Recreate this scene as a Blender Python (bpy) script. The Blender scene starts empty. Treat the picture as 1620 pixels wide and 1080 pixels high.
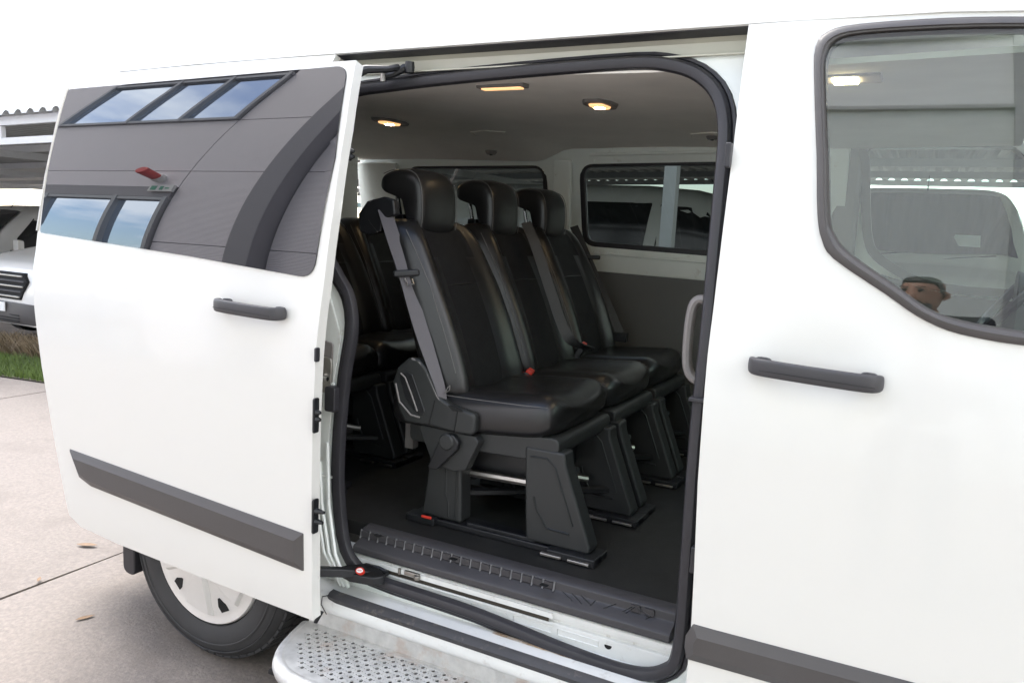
import bpy, bmesh, math, random
import numpy as np
from mathutils import Vector, Matrix
from mathutils.geometry import delaunay_2d_cdt
random.seed(4)
rnd = random.random
PI = math.pi
C = bpy.context.scene.collection
sc = bpy.context.scene

# ------------------------------------------------------------------ camera
CAM = np.array([0.364943496, -1.61048090, 1.41550422])
YAW, PITCH, ROLL, FPX = 0.4753768, 0.141390995, 0.0501264507, 1245.63357
cy_, sy_, cp_, sp_ = math.cos(YAW), math.sin(YAW), math.cos(PITCH), math.sin(PITCH)
FW = np.array([-sy_ * cp_, cy_ * cp_, -sp_])
R0 = np.array([cy_, sy_, 0.0])
U0 = np.cross(R0, FW)
RT = math.cos(ROLL) * R0 + math.sin(ROLL) * U0
UP = -math.sin(ROLL) * R0 + math.cos(ROLL) * U0
cam = bpy.data.cameras.new('camera')
cam.sensor_width = 36
cam.lens = 36 * FPX / 1620
cam.clip_start = 0.02
cam.clip_end = 900
co = bpy.data.objects.new('view_camera', cam)
C.objects.link(co)
M = Matrix.Identity(4)
for i in range(3):
    M[i][0] = RT[i]; M[i][1] = UP[i]; M[i][2] = -FW[i]; M[i][3] = CAM[i]
co.matrix_world = M
sc.camera = co

# ------------------------------------------------------------------ world
SUN_EL, SUN_AZ = math.radians(55), math.radians(150)   # azimuth from +x towards +y
w = bpy.data.worlds.new('World'); sc.world = w; w.use_nodes = True
nt = w.node_tree; nt.nodes.clear()
def N(t, k, **kw):
    n = t.nodes.new(k)
    for a, b in kw.items(): setattr(n, a, b)
    return n
out = N(nt, 'ShaderNodeOutputWorld'); bg = N(nt, 'ShaderNodeBackground')
sky = N(nt, 'ShaderNodeTexSky', sky_type='NISHITA', sun_disc=False)
sky.sun_elevation = SUN_EL; sky.sun_rotation = PI / 2 - SUN_AZ
tc = N(nt, 'ShaderNodeTexCoord'); sep = N(nt, 'ShaderNodeSeparateXYZ')
nt.links.new(tc.outputs['Generated'], sep.inputs[0])
mx = N(nt, 'ShaderNodeMath', operation='MAXIMUM'); mx.inputs[1].default_value = 0.0
nt.links.new(sep.outputs[2], mx.inputs[0])
ad = N(nt, 'ShaderNodeMath', operation='ADD'); ad.inputs[1].default_value = 0.22
nt.links.new(mx.outputs[0], ad.inputs[0])
dv = N(nt, 'ShaderNodeVectorMath', operation='DIVIDE')
cmb = N(nt, 'ShaderNodeCombineXYZ'); cmb.inputs[2].default_value = 1.0
for k in (0, 1): nt.links.new(ad.outputs[0], cmb.inputs[k])
nt.links.new(tc.outputs['Generated'], dv.inputs[0]); nt.links.new(cmb.outputs[0], dv.inputs[1])
nz = N(nt, 'ShaderNodeTexNoise'); nz.inputs['Scale'].default_value = 1.3
nz.inputs['Detail'].default_value = 9; nz.inputs['Roughness'].default_value = 0.56
nt.links.new(dv.outputs[0], nz.inputs['Vector'])
rp = N(nt, 'ShaderNodeValToRGB')
rp.color_ramp.elements[0].position = 0.48; rp.color_ramp.elements[1].position = 0.60
nt.links.new(nz.outputs['Fac'], rp.inputs[0])
mix = N(nt, 'ShaderNodeMix', data_type='RGBA')
nt.links.new(rp.outputs[0], mix.inputs[0]); nt.links.new(sky.outputs[0], mix.inputs[6])
mix.inputs[7].default_value = (12.2, 11.7, 11.3, 1)
nt.links.new(mix.outputs[2], bg.inputs[0]); bg.inputs[1].default_value = 0.12
nt.links.new(bg.outputs[0], out.inputs[0])
sl = bpy.data.lights.new('sun', 'SUN'); sl.energy = 1.5; sl.angle = math.radians(35); sl.color = (1, .96, .9)
so = bpy.data.objects.new('sun', sl); C.objects.link(so)
sdir = Vector((math.cos(SUN_EL) * math.cos(SUN_AZ), math.cos(SUN_EL) * math.sin(SUN_AZ), math.sin(SUN_EL)))
so.rotation_euler = sdir.to_track_quat('Z', 'Y').to_euler()
sc.view_settings.view_transform = 'Standard'; sc.view_settings.look = 'None'
sc.view_settings.exposure = 2.2; sc.view_settings.gamma = 1
sc.view_settings.use_curve_mapping = False
try:
    sc.cycles.use_denoising = True
    sc.cycles.denoiser = 'OPENIMAGEDENOISE'
    sc.cycles.max_bounces = 10; sc.cycles.transparent_max_bounces = 16
except Exception:
    pass

# ------------------------------------------------------------------ helpers
def ray(px, py): return FW + RT * (px - 810) / FPX - UP * (py - 540) / FPX
def Q(px, py, y=None, x=None, z=None):
    """point of the place seen at photo pixel (px,py) on the plane x=, y= or z= const"""
    d = ray(px, py); a, v = (0, x) if x is not None else (1, y) if y is not None else (2, z)
    return tuple(CAM + d * (v - CAM[a]) / d[a])
def ys(z):
    """side section of the van body: y of the skin at height z (0 = widest)"""
    if z >= 1.27: return .02 + .08 * (z - 1.27) + .23 * (z - 1.27) ** 2
    if z < .5: return .012 * ((.5 - z) / .17) ** 2
    return .02 * (max(0, z - 1.0) / .27) ** 2.2

class MB:
    def __init__(s): s.v = []; s.f = []; s.m = []
    def add(s, vs, fs, m=0):
        k = len(s.v); s.v += [tuple(map(float, p)) for p in vs]
        s.f += [tuple(i + k for i in f) for f in fs]; s.m += [m] * len(fs); return s
    def box(s, c, d, m=0, R=None):
        vs = []
        for X in (-.5, .5):
            for Y in (-.5, .5):
                for Z in (-.5, .5):
                    p = Vector((X * d[0], Y * d[1], Z * d[2]))
                    if R is not None: p = R @ p
                    vs.append((p.x + c[0], p.y + c[1], p.z + c[2]))
        return s.add(vs, [(0, 1, 3, 2), (4, 6, 7, 5), (0, 4, 5, 1), (2, 3, 7, 6), (0, 2, 6, 4), (1, 5, 7, 3)], m)
    def loft(s, rings, caps=True, closed=True, m=0):
        n = len(rings[0]); vs = [p for r in rings for p in r]; fs = []
        for i in range(len(rings) - 1):
            for j in range(n if closed else n - 1):
                a, b = i * n + j, i * n + (j + 1) % n
                fs.append((a, b, b + n, a + n))
        if caps:
            fs.append(tuple(range(n))[::-1]); fs.append(tuple((len(rings) - 1) * n + j for j in range(n)))
        return s.add(vs, fs, m)
    def prism(s, poly, fa, fb, m=0):
        """poly of 2D points, fa/fb map (a,b) to the two faces"""
        return s.loft([[fa(*p) for p in poly], [fb(*p) for p in poly]], True, True, m)
    def tube(s, path, r, n=8, closed=False, m=0, sect=None, up=None):
        P = [Vector(p) for p in path]; k = len(P); rings = []
        rr = r if isinstance(r, (list, tuple)) else [r] * k
        prev = None
        for i in range(k):
            if closed: t = P[(i + 1) % k] - P[i - 1]
            else: t = P[min(i + 1, k - 1)] - P[max(i - 1, 0)]
            t.normalize()
            if up is not None: a = Vector(up)
            else: a = prev if prev is not None else (Vector((0, 0, 1)) if abs(t.z) < .9 else Vector((1, 0, 0)))
            a = a - t * a.dot(t); a.normalize(); prev = a; b = t.cross(a)
            if sect: ring = [P[i] + a * (u * rr[i]) + b * (q * rr[i]) for u, q in sect]
            else: ring = [P[i] + (a * math.cos(2 * PI * j / n) + b * math.sin(2 * PI * j / n)) * rr[i] for j in range(n)]
            rings.append(ring)
        if closed: rings.append(rings[0])
        return s.loft(rings, not closed, True, m)
    def lathe(s, prof, c, axis=1, n=48, m=0, closed=False):
        """prof (radius, along-axis) revolved around an axis through c"""
        rings = []
        pr = prof + ([prof[0]] if closed else [])
        for i in range(n):
            a = 2 * PI * i / n; ring = []
            for r, h in pr:
                u, q = r * math.cos(a), r * math.sin(a)
                p = (u, h, q) if axis == 1 else (h, u, q) if axis == 0 else (u, q, h)
                ring.append((p[0] + c[0], p[1] + c[1], p[2] + c[2]))
            rings.append(ring)
        rings.append(rings[0])
        return s.loft(rings, False, False, m)

MATS = {}
def ob(name, mb, mats, parent=None, bevel=0, seg=2, sub=0, solid=0, off=-1, angle=35, kind=None, merge=False):
    me = bpy.data.meshes.new(name)
    me.from_pydata(mb.v, [], mb.f)
    for q in (mats if isinstance(mats, (list, tuple)) else [mats]): me.materials.append(q)
    me.polygons.foreach_set('material_index', mb.m)
    bm = bmesh.new(); bm.from_mesh(me)
    if merge or True: bmesh.ops.remove_doubles(bm, verts=bm.verts, dist=1e-5)
    bmesh.ops.recalc_face_normals(bm, faces=bm.faces); bm.to_mesh(me); bm.free()
    me.polygons.foreach_set('use_smooth', [True] * len(me.polygons))
    me.set_sharp_from_angle(angle=math.radians(angle))
    o = bpy.data.objects.new(name, me); C.objects.link(o)
    if parent is not None:
        o.parent = parent; o.matrix_parent_inverse = Matrix.Translation(-world_loc(parent))
    if solid:
        md = o.modifiers.new('solid', 'SOLIDIFY'); md.thickness = solid; md.offset = off
        if not bevel:
            md = o.modifiers.new('split', 'EDGE_SPLIT'); md.split_angle = math.radians(max(angle, 30) if angle > 0 else 1); md.use_edge_sharp = False
    if bevel:
        md = o.modifiers.new('bevel', 'BEVEL'); md.width = bevel; md.segments = seg; md.limit_method = 'ANGLE'
        md.angle_limit = math.radians(40); md.harden_normals = True
    if sub:
        md = o.modifiers.new('sub', 'SUBSURF'); md.levels = sub; md.render_levels = sub
    if kind: o['kind'] = kind
    return o
def world_loc(o):
    l = Vector(o.location)
    if o.parent is not None and o.type == 'EMPTY' : l = o.get('_wl') and Vector(o['_wl']) or l
    if o.type == 'MESH': return Vector((0, 0, 0))
    return l
def empty(name, loc=(0, 0, 0), label=None, cat=None, group=None, parent=None):
    o = bpy.data.objects.new(name, None); C.objects.link(o); o.location = loc; o.empty_display_size = .1
    if parent is not None:
        o.parent = parent; o.matrix_parent_inverse = Matrix.Translation(-world_loc(parent)); o['_wl'] = list(loc)
    tag(o, label, cat, group); return o
def tag(o, label=None, cat=None, group=None, kind=None):
    if label: o['label'] = label
    if cat: o['category'] = cat
    if group: o['group'] = group
    if kind: o['kind'] = kind
    return o

def fillet(pts, r, n=6):
    """round the corners of a closed polygon; r one radius or a list"""
    out = []; k = len(pts)
    for i in range(k):
        p = Vector(pts[i]).to_2d(); a = Vector(pts[i - 1]).to_2d() - p; b = Vector(pts[(i + 1) % k]).to_2d() - p
        rr = r[i] if isinstance(r, (list, tuple)) else r
        if rr <= 0: out.append(tuple(p)); continue
        la, lb = a.length, b.length; a.normalize(); b.normalize()
        ang = a.angle(b); d = min(rr / math.tan(ang / 2), la * .49, lb * .49)
        p0, p2 = p + a * d, p + b * d
        for j in range(n + 1):
            t = j / n; out.append(tuple((1 - t) ** 2 * p0 + 2 * t * (1 - t) * p + t * t * p2))
    return out
def catmull(pts, n=6, closed=True):
    P = [np.array(p, float) for p in pts]; k = len(P); out = []
    for i in range(k if closed else k - 1):
        p0, p1, p2, p3 = (P[i - 1] if closed or i else P[0]), P[i], P[(i + 1) % k], P[(i + 2) % k if closed else min(i + 2, k - 1)]
        for j in range(n):
            t = j / n
            out.append(tuple(.5 * (2 * p1 + (p2 - p0) * t + (2 * p0 - 5 * p1 + 4 * p2 - p3) * t * t + (3 * p1 - p0 - 3 * p2 + p3) * t ** 3)))
    if not closed: out.append(tuple(P[-1]))
    return out
def dens(loop, st):
    o = []
    for i in range(len(loop)):
        a, b = np.array(loop[i][:2]), np.array(loop[(i + 1) % len(loop)][:2])
        k = max(1, int(np.hypot(*(b - a)) / st))
        o += [tuple(a + (b - a) * j / k) for j in range(k)]
    return o
def inside(p, loop):
    x, y = p; c = False
    for i in range(len(loop)):
        x1, y1 = loop[i]; x2, y2 = loop[i - 1]
        if (y1 > y) != (y2 > y) and x < (x2 - x1) * (y - y1) / (y2 - y1) + x1: c = not c
    return c
def sheet(outline, holes, fn, st=.05, mb=None, m=0):
    """triangulated sheet with holes, drawn in 2D and mapped to the place by fn"""
    loops = [dens(outline, st)] + [dens(h, st) for h in holes]
    vs = []; es = []
    for L in loops:
        k = len(vs); vs += [Vector(p) for p in L]
        es += [(k + i, k + (i + 1) % len(L)) for i in range(len(L))]
    xs = [p[0] for p in outline]; zs = [p[1] for p in outline]
    X = min(xs) + st / 2
    arr = np.array([tuple(v) for v in vs])
    while X < max(xs):
        Z = min(zs) + st / 2
        while Z < max(zs):
            if np.min(np.abs(arr[:, 0] - X) + np.abs(arr[:, 1] - Z)) > st * .45 and inside((X, Z), outline) and not any(inside((X, Z), h) for h in holes):
                vs.append(Vector((X, Z)))
            Z += st
        X += st
    V, E, F, *_ = delaunay_2d_cdt(vs, es, [], 0, 1e-6)
    fs = []
    for f in F:
        c = sum((V[i] for i in f), Vector((0, 0))) / len(f)
        if abs((V[f[1]] - V[f[0]]).cross(V[f[2]] - V[f[0]])) < 2e-7: continue
        if inside(c, loops[0]) and not any(inside(c, h) for h in loops[1:]): fs.append(tuple(f))
    mb = mb or MB(); mb.add([fn(p.x, p.y) for p in V], fs, m); return mb

# ------------------------------------------------------------------ materials
def mat(name, col, rough=.5, metal=0, spec=.5, coat=0, bump=None, var=0, vscale=8, ior=None, emit=None, estr=0, dirt=None, sheen=0):
    """bump = list of (kind, scale, strength, distance)"""
    m = bpy.data.materials.new(name); m.use_nodes = True; t = m.node_tree
    b = t.nodes['Principled BSDF']
    b.inputs['Base Color'].default_value = (*col, 1); b.inputs['Roughness'].default_value = rough
    b.inputs['Metallic'].default_value = metal; b.inputs['Specular IOR Level'].default_value = spec
    b.inputs['Coat Weight'].default_value = coat; b.inputs['Coat Roughness'].default_value = .05
    b.inputs['Sheen Weight'].default_value = sheen
    if ior: b.inputs['IOR'].default_value = ior
    if emit:
        b.inputs['Emission Color'].default_value = (*emit, 1); b.inputs['Emission Strength'].default_value = estr
    tcn = N(t, 'ShaderNodeTexCoord')
    if var:
        n = N(t, 'ShaderNodeTexNoise'); n.inputs['Scale'].default_value = vscale; n.inputs['Detail'].default_value = 8
        n.inputs['Roughness'].default_value = .62
        t.links.new(tcn.outputs['Object'], n.inputs['Vector'])
        mr = N(t, 'ShaderNodeMapRange'); mr.inputs[1].default_value = .3; mr.inputs[2].default_value = .7
        mr.inputs[3].default_value = 1 - var; mr.inputs[4].default_value = 1 + var
        t.links.new(n.outputs['Fac'], mr.inputs[0])
        vm = N(t, 'ShaderNodeVectorMath', operation='SCALE'); vm.inputs[0].default_value = col
        t.links.new(mr.outputs[0], vm.inputs['Scale']); last = vm.outputs[0]
        if dirt:
            dcol, dsc, lo, hi = dirt
            n2 = N(t, 'ShaderNodeTexNoise'); n2.inputs['Scale'].default_value = dsc; n2.inputs['Detail'].default_value = 10
            n2.inputs['Roughness'].default_value = .7
            t.links.new(tcn.outputs['Object'], n2.inputs['Vector'])
            m2 = N(t, 'ShaderNodeMapRange'); m2.inputs[1].default_value = lo; m2.inputs[2].default_value = hi
            t.links.new(n2.outputs['Fac'], m2.inputs[0])
            mxx = N(t, 'ShaderNodeMix', data_type='RGBA'); t.links.new(m2.outputs[0], mxx.inputs[0])
            t.links.new(last, mxx.inputs[6]); mxx.inputs[7].default_value = (*dcol, 1); last = mxx.outputs[2]
        t.links.new(last, b.inputs['Base Color'])
        mr2 = N(t, 'ShaderNodeMapRange'); mr2.inputs[1].default_value = .3; mr2.inputs[2].default_value = .7
        mr2.inputs[3].default_value = max(0, rough - .06); mr2.inputs[4].default_value = min(1, rough + .06)
        t.links.new(n.outputs['Fac'], mr2.inputs[0]); t.links.new(mr2.outputs[0], b.inputs['Roughness'])
    prev = None
    for kind, s_, st_, ds in (bump or []):
        if kind == 'v':
            n = N(t, 'ShaderNodeTexVoronoi'); n.inputs['Scale'].default_value = s_; o_ = n.outputs['Distance']
        elif kind == 'w':
            n = N(t, 'ShaderNodeTexWave', bands_direction='Z'); n.inputs['Scale'].default_value = s_; o_ = n.outputs['Fac']
        else:
            n = N(t, 'ShaderNodeTexNoise'); n.inputs['Scale'].default_value = s_; n.inputs['Detail'].default_value = 6; o_ = n.outputs['Fac']
        t.links.new(tcn.outputs['Object'], n.inputs['Vector'])
        bp = N(t, 'ShaderNodeBump'); bp.inputs['Strength'].default_value = st_; bp.inputs['Distance'].default_value = ds
        t.links.new(o_, bp.inputs['Height'])
        if prev: t.links.new(prev, bp.inputs['Normal'])
        prev = bp.outputs[0]
    if prev: t.links.new(prev, b.inputs['Normal'])
    return m
def glass(name, tint, ior=1.5, boost=1.0):
    m = bpy.data.materials.new(name); m.use_nodes = True; t = m.node_tree; t.nodes.clear()
    o = N(t, 'ShaderNodeOutputMaterial'); mxs = N(t, 'ShaderNodeMixShader'); tr = N(t, 'ShaderNodeBsdfTransparent')
    gl = N(t, 'ShaderNodeBsdfGlossy'); fr = N(t, 'ShaderNodeFresnel'); fr.inputs[0].default_value = ior
    tr.inputs[0].default_value = (*tint, 1); gl.inputs['Roughness'].default_value = 0.0
    gl.inputs[0].default_value = (boost, boost, boost, 1)
    t.links.new(fr.outputs[0], mxs.inputs[0]); t.links.new(tr.outputs[0], mxs.inputs[1]); t.links.new(gl.outputs[0], mxs.inputs[2])
    t.links.new(mxs.outputs[0], o.inputs[0]); return m

white = mat('white_paint', (.69, .68, .64), .26, coat=.6)
whitein = mat('inner_white_paint', (.84, .87, .83), .38, coat=.3, var=.04, vscale=6, dirt=((.50, .44, .36), 14, .60, .80))
sillw = mat('scuffed_white_paint', (.74, .75, .73), .35, coat=.3, var=.05, vscale=9, dirt=((.42, .38, .33), 22, .57, .78))
rust = mat('rusty_paint', (.30, .17, .07), .8, var=.4, vscale=30, dirt=((.6, .55, .48), 18, .42, .62))
beige = mat('bare_channel_paint', (.52, .51, .43), .4, metal=.15, var=.06, vscale=5)
plastic = mat('grey_black_plastic', (.042, .040, .043), .5, bump=[('v', 900, .12, .002)], var=.05)
trimm = mat('weathered_trim_plastic', (.066, .060, .058), .46, bump=[('v', 700, .1, .002)], var=.06, vscale=12)
darkp = mat('dark_plastic', (.009, .0095, .011), .42, bump=[('v', 800, .15, .002)], var=.06)
seatp = mat('seat_shell_plastic', (.021, .0225, .0225), .48, bump=[('v', 800, .15, .002)], var=.06)
rubber = mat('seal_rubber', (.025, .024, .028), .46, var=.12, vscale=20)
rubdirt = mat('dusty_rubber', (.038, .037, .039), .55, var=.2, vscale=22, dirt=((.15, .13, .11), 30, .55, .75))
floorm = mat('floor_vinyl', (.010, .0097, .0092), .62, var=.2, vscale=9, bump=[('n', 350, .25, .003)], dirt=((.05, .046, .04), 70, .68, .74))
leather = mat('black_leather', (.0105, .0102, .0106), .345, spec=.58, var=.10, vscale=10, bump=[('n', 6, .06, .012), ('v', 520, .10, .0010)])
fabric = mat('black_seat_fabric', (.0085, .0085, .0097), .7, spec=.3, var=.08, vscale=30, bump=[('v', 900, .5, .001)])
thread = mat('grey_thread', (.13, .125, .12), .7)
belt = mat('belt_webbing', (.10, .092, .10), .6, sheen=.1, bump=[('w', 300, .2, .001)], var=.08, vscale=18)
beltd = mat('dark_belt_webbing', (.035, .035, .037), .6, var=.08, vscale=18)
chrome = mat('chrome', (.75, .75, .75), .18, metal=1)
steel = mat('dull_steel', (.42, .40, .37), .38, metal=1, var=.15, vscale=25)
galv = mat('galvanised_steel', (.60, .595, .575), .46, metal=.4, var=.16, vscale=26, bump=[('n', 40, .12, .004)], dirt=((.50, .40, .34), 9, .55, .72))
red = mat('red_plastic', (.55, .035, .02), .4)
headl = mat('headliner', (.85, .81, .75), .9, var=.05, vscale=5, bump=[('n', 300, .15, .002)])
trimgrey = mat('interior_trim', (.12, .118, .112), .55, var=.05, bump=[('v', 600, .1, .002)])
handg = mat('grey_handle_plastic', (.20, .185, .175), .5, bump=[('v', 700, .1, .002)])
lampm = mat('lit_lamp_lens', (.9, .75, .55), .3, emit=(1, .50, .20), estr=.30)
lampw = mat('hot_lamp_bulb', (1, .9, .8), .3, emit=(1, .74, .42), estr=24)
tyre = mat('tyre_rubber', (.036, .036, .037), .68, var=.18, vscale=14, bump=[('n', 120, .15, .003)])
cover = mat('wheel_cover_silver', (.74, .72, .69), .34, metal=.2, var=.05, vscale=9)
darkhole = mat('dark_opening', (.006, .006, .006), .8)
privacy = mat('privacy_glass', (.012, .012, .014), .0, spec=.5, ior=1.82)
cleargl = glass('clear_tinted_glass', (.72, .83, .76), 1.95)
fargl = glass('far_window_glass', (.17, .195, .185), 1.45)
concrete = mat('concrete', (.198, .170, .148), .82, var=.24, vscale=60, bump=[('n', 110, .6, .004), ('n', 14, .4, .012)], dirt=((.140, .117, .100), 1.4, .50, .72))
jointm = mat('joint_dirt', (.07, .06, .05), .9, var=.3, vscale=30)
soil = mat('soil', (.10, .085, .06), .95, var=.3, vscale=6)
grassm = mat('grass_blade', (.10, .15, .03), .7, var=.35, vscale=3)
drym = mat('dry_plant', (.16, .12, .07), .8, var=.3, vscale=5)
leafm = mat('dead_leaf', (.20, .12, .06), .7, var=.3, vscale=40)
clad = mat('grey_cladding', (.74, .70, .72), .45, bump=[('w', 12, .35, .02)], var=.03)
cladd = mat('dark_cladding', (.25, .24, .25), .45, var=.04)
alu = mat('aluminium_frame', (.34, .345, .35), .4, metal=.3, var=.05)
mirror = mat('coated_window_glass', (.70, .83, 1.0), .01, metal=1.0)
roofm = mat('corrugated_metal', (.38, .385, .38), .45, metal=.3, var=.1, vscale=2)
beamm = mat('painted_beam', (.55, .56, .57), .5, var=.05)
beamgreen = mat('green_beam', (.16, .22, .20), .5, var=.05)
vglass = mat('vehicle_glass', (.012, .014, .015), .12, spec=.8, ior=1.6)
paper = mat('paper', (.62, .66, .63), .7)
skin = mat('skin', (.36, .19, .125), .5, var=.06, vscale=30)
hair = mat('hair', (.012, .010, .009), .45, bump=[('n', 160, .5, .004)])
cloth = mat('dark_jacket', (.018, .019, .024), .8, var=.15, vscale=12)
jeans = mat('jeans', (.035, .045, .075), .85, var=.15, vscale=14)
signg = mat('exit_sign_green', (.05, .30, .17), .4)
signw = mat('sign_white', (.75, .75, .72), .5)

# ------------------------------------------------------------------ ground
def gh(x, y): return -.045 * max(0, -x - 3.2) - .012 * max(0, y - 4)
g = MB()
gx = sorted(set([-400, -120, -60, -40] + [round(-30 + i * 1.0, 2) for i in range(46)] + [30, 60, 150, 400]))
gyl = sorted(set([-400, -120, -50, -25] + [round(-12 + i * 1.0, 2) for i in range(30)] + [30, 60, 150, 400]))
def ghc(x, y): return gh(max(x, -30), min(y, 17)) - .03
g.add([(x, y, ghc(x, y)) for y in gyl for x in gx],
      [(j * len(gx) + i, j * len(gx) + i + 1, (j + 1) * len(gx) + i + 1, (j + 1) * len(gx) + i) for j in range(len(gyl) - 1) for i in range(len(gx) - 1)])
ground = tag(ob('ground', g, jointm), kind='structure')
# cast slabs with open joints (joint seen left of the wheel runs along y)
XE = [-16.9, -13.3, -9.7, -6.1, -2.49, 1.1, 4.7, 8.3]; YE = [-4.15, 2.62]
SK = .09
for i in range(len(XE) - 1):
    for j in range(len(YE) - 1):
        a, b, c_, d_ = XE[i] + .007, XE[i + 1] - .007, YE[j] + .006, YE[j + 1] - .006
        mb = MB(); n = 14; m_ = 10; vs = []
        for p in range(n + 1):
            for q in range(m_ + 1):
                yy = c_ + (d_ - c_) * q / m_; xx = a + (b - a) * p / n + (.01 * math.sin(q * 1.7 + i) if p in (0, n) else 0)
                e = -.008 if (p in (0, n) or q in (0, m_)) else 0
                vs.append((xx, yy, gh(xx, yy) + e))
        fs = [(p * (m_ + 1) + q, (p + 1) * (m_ + 1) + q, (p + 1) * (m_ + 1) + q + 1, p * (m_ + 1) + q + 1) for p in range(n) for q in range(m_)]
        mb.add(vs, fs)
        sl_ = ob('concrete_slab', mb, concrete, ground, solid=.05, angle=60)
        if sum(p_.normal.z for p_ in sl_.data.polygons) < 0: sl_.data.flip_normals()
# far yard beyond the strip
mb = MB(); vs = []; nx, ny = 40, 14
for p in range(nx + 1):
    for q in range(ny + 1):
        xx = -30 + 45 * p / nx; yy = 4.0 + 16 * q / ny; vs.append((xx, yy, gh(xx, yy) + .004))
mb.add(vs, [(p * (ny + 1) + q, (p + 1) * (ny + 1) + q, (p + 1) * (ny + 1) + q + 1, p * (ny + 1) + q + 1) for p in range(nx) for q in range(ny)])
tag(ob('parking_pavement', mb, concrete), kind='structure')
mb = MB(); vs = []; nx, ny = 60, 6
for p in range(nx + 1):
    for q in range(ny + 1):
        xx = -24 + 36 * p / nx; yy = 2.63 + 1.40 * q / ny; vs.append((xx, yy, gh(xx, yy) - .012 + .02 * rnd()))
mb.add(vs, [(p * (ny + 1) + q, (p + 1) * (ny + 1) + q, (p + 1) * (ny + 1) + q + 1, p * (ny + 1) + q + 1) for p in range(nx) for q in range(ny)])
tag(ob('soil_strip', mb, soil), kind='structure')
def blades(name, n, area, h, wd, m, lean=.5):
    mb = MB()
    for _ in range(n):
        x = area[0] + (area[1] - area[0]) * rnd(); y = area[2] + (area[3] - area[2]) * rnd()
        z = gh(x, y) - .01; a = rnd() * PI; hh = h * (.5 + rnd()); dx, dy = math.cos(a) * wd, math.sin(a) * wd
        lx, ly = (rnd() - .5) * hh * lean * 2, (rnd() - .5) * hh * lean * 2
        mb.add([(x - dx, y - dy, z), (x + dx, y + dy, z), (x + dx * .6 + lx * .5, y + dy * .6 + ly * .5, z + hh * .6), (x + lx, y + ly, z + hh)], [(0, 1, 2), (0, 2, 3)])
    return tag(ob(name, mb, m), kind='stuff')
blades('grass', 26000, (-12.5, -4.0, 2.64, 3.35), .07, .005, grassm)
blades('dry_plants', 9000, (-12.5, -4.0, 3.35, 3.95), .16, .005, drym, .8)
def leaf(px, py, s, rot, label):
    x, y, z = Q(px, py, z=0.0)
    z = gh(x, y); x, y, z = Q(px, py, z=z)
    mb = MB(); pts = [(-1, 0), (-.5, .28), (.1, .34), (.6, .2), (1, 0), (.6, -.18), (.1, -.3), (-.5, -.24)]
    c, n_ = math.cos(rot), math.sin(rot)
    vs = [(x + s * (p * c - q * n_), y + s * (p * n_ + q * c), z + .002 + s * .30 * abs(q) + s * .10 * p * p) for p, q in pts] + [(x, y, z + .002), (x + s * .5 * c, y + s * .5 * n_, z + .003)]
    mb.add(vs, [(i, (i + 1) % 8, 9 if 2 <= i <= 4 else 8) for i in range(8)] + [(8, 2, 9), (8, 9, 5)])
    tag(ob('dead_leaf', mb, leafm, solid=.0008), label, 'leaf', 'dead leaves on the concrete')
leaf(138, 863, .045, .5, 'curled dark brown dead leaf lying just above the concrete joint')
leaf(135, 978, .032, 1.2, 'small tan dead leaf lying in front of the concrete joint')
leaf(62, 917, .022, 2.4, 'tiny yellowish leaf caught on the concrete joint')

# ------------------------------------------------------------------ the van
van = empty('passenger_van', (-.2, .99, 0), 'white passenger van with its right sliding door open onto black leather seats', 'van')
# --- body side frame round the door opening
OFF = .07
def frame(x, z, o=OFF): return (x, ys(z) + o, z)
seal_c = [(-1.22, 1.66), (-1.19, 1.735), (-1.10, 1.772), (-.98, 1.784), (-.80, 1.796), (-.54, 1.807), (-.29, 1.812), (-.20, 1.803), (-.13, 1.778),
          (-.078, 1.73), (-.052, 1.66), (-.043, 1.55), (-.037, 1.36), (-.034, 1.17), (-.036, .97), (-.033, .70), (-.034, .49), (-.062, .428),
          (-.14, .396), (-.30, .398), (-.58, .424), (-.88, .432), (-.955, .456), (-1.000, .515), (-1.024, .66), (-1.026, .80), (-1.012, .98),
          (-.992, 1.12), (-1.012, 1.21), (-1.062, 1.27), (-1.13, 1.36), (-1.19, 1.50)]
seal_s = catmull(seal_c, 5)
def shrink(loop, d):
    o = []; k = len(loop)
    for i in range(k):
        t = np.array(loop[(i + 1) % k]) - np.array(loop[i - 1]); t /= np.hypot(*t)
        o.append((loop[i][0] + t[1] * d, loop[i][1] - t[0] * d))
    return o
hole_in = shrink(seal_s, .008)
fr_out = [(-2.05, .39), (.14, .36), (.14, 1.818), (-2.05, 1.818)]
mb = sheet(fr_out, [hole_in], lambda x, z: frame(x, z, OFF + .004), .06)
ob('door_frame', mb, whitein, van, solid=.012)
# reveal of the opening going inwards
mb = MB(); L = seal_s
mb.loft([[(x, ys(z) + OFF + .012, z) for x, z in shrink(L, .004)], [(x, ys(z) + OFF + .022, z) for x, z in shrink(L, .002)]], caps=False)
ob('door_reveal', mb, whitein, van)
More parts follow.
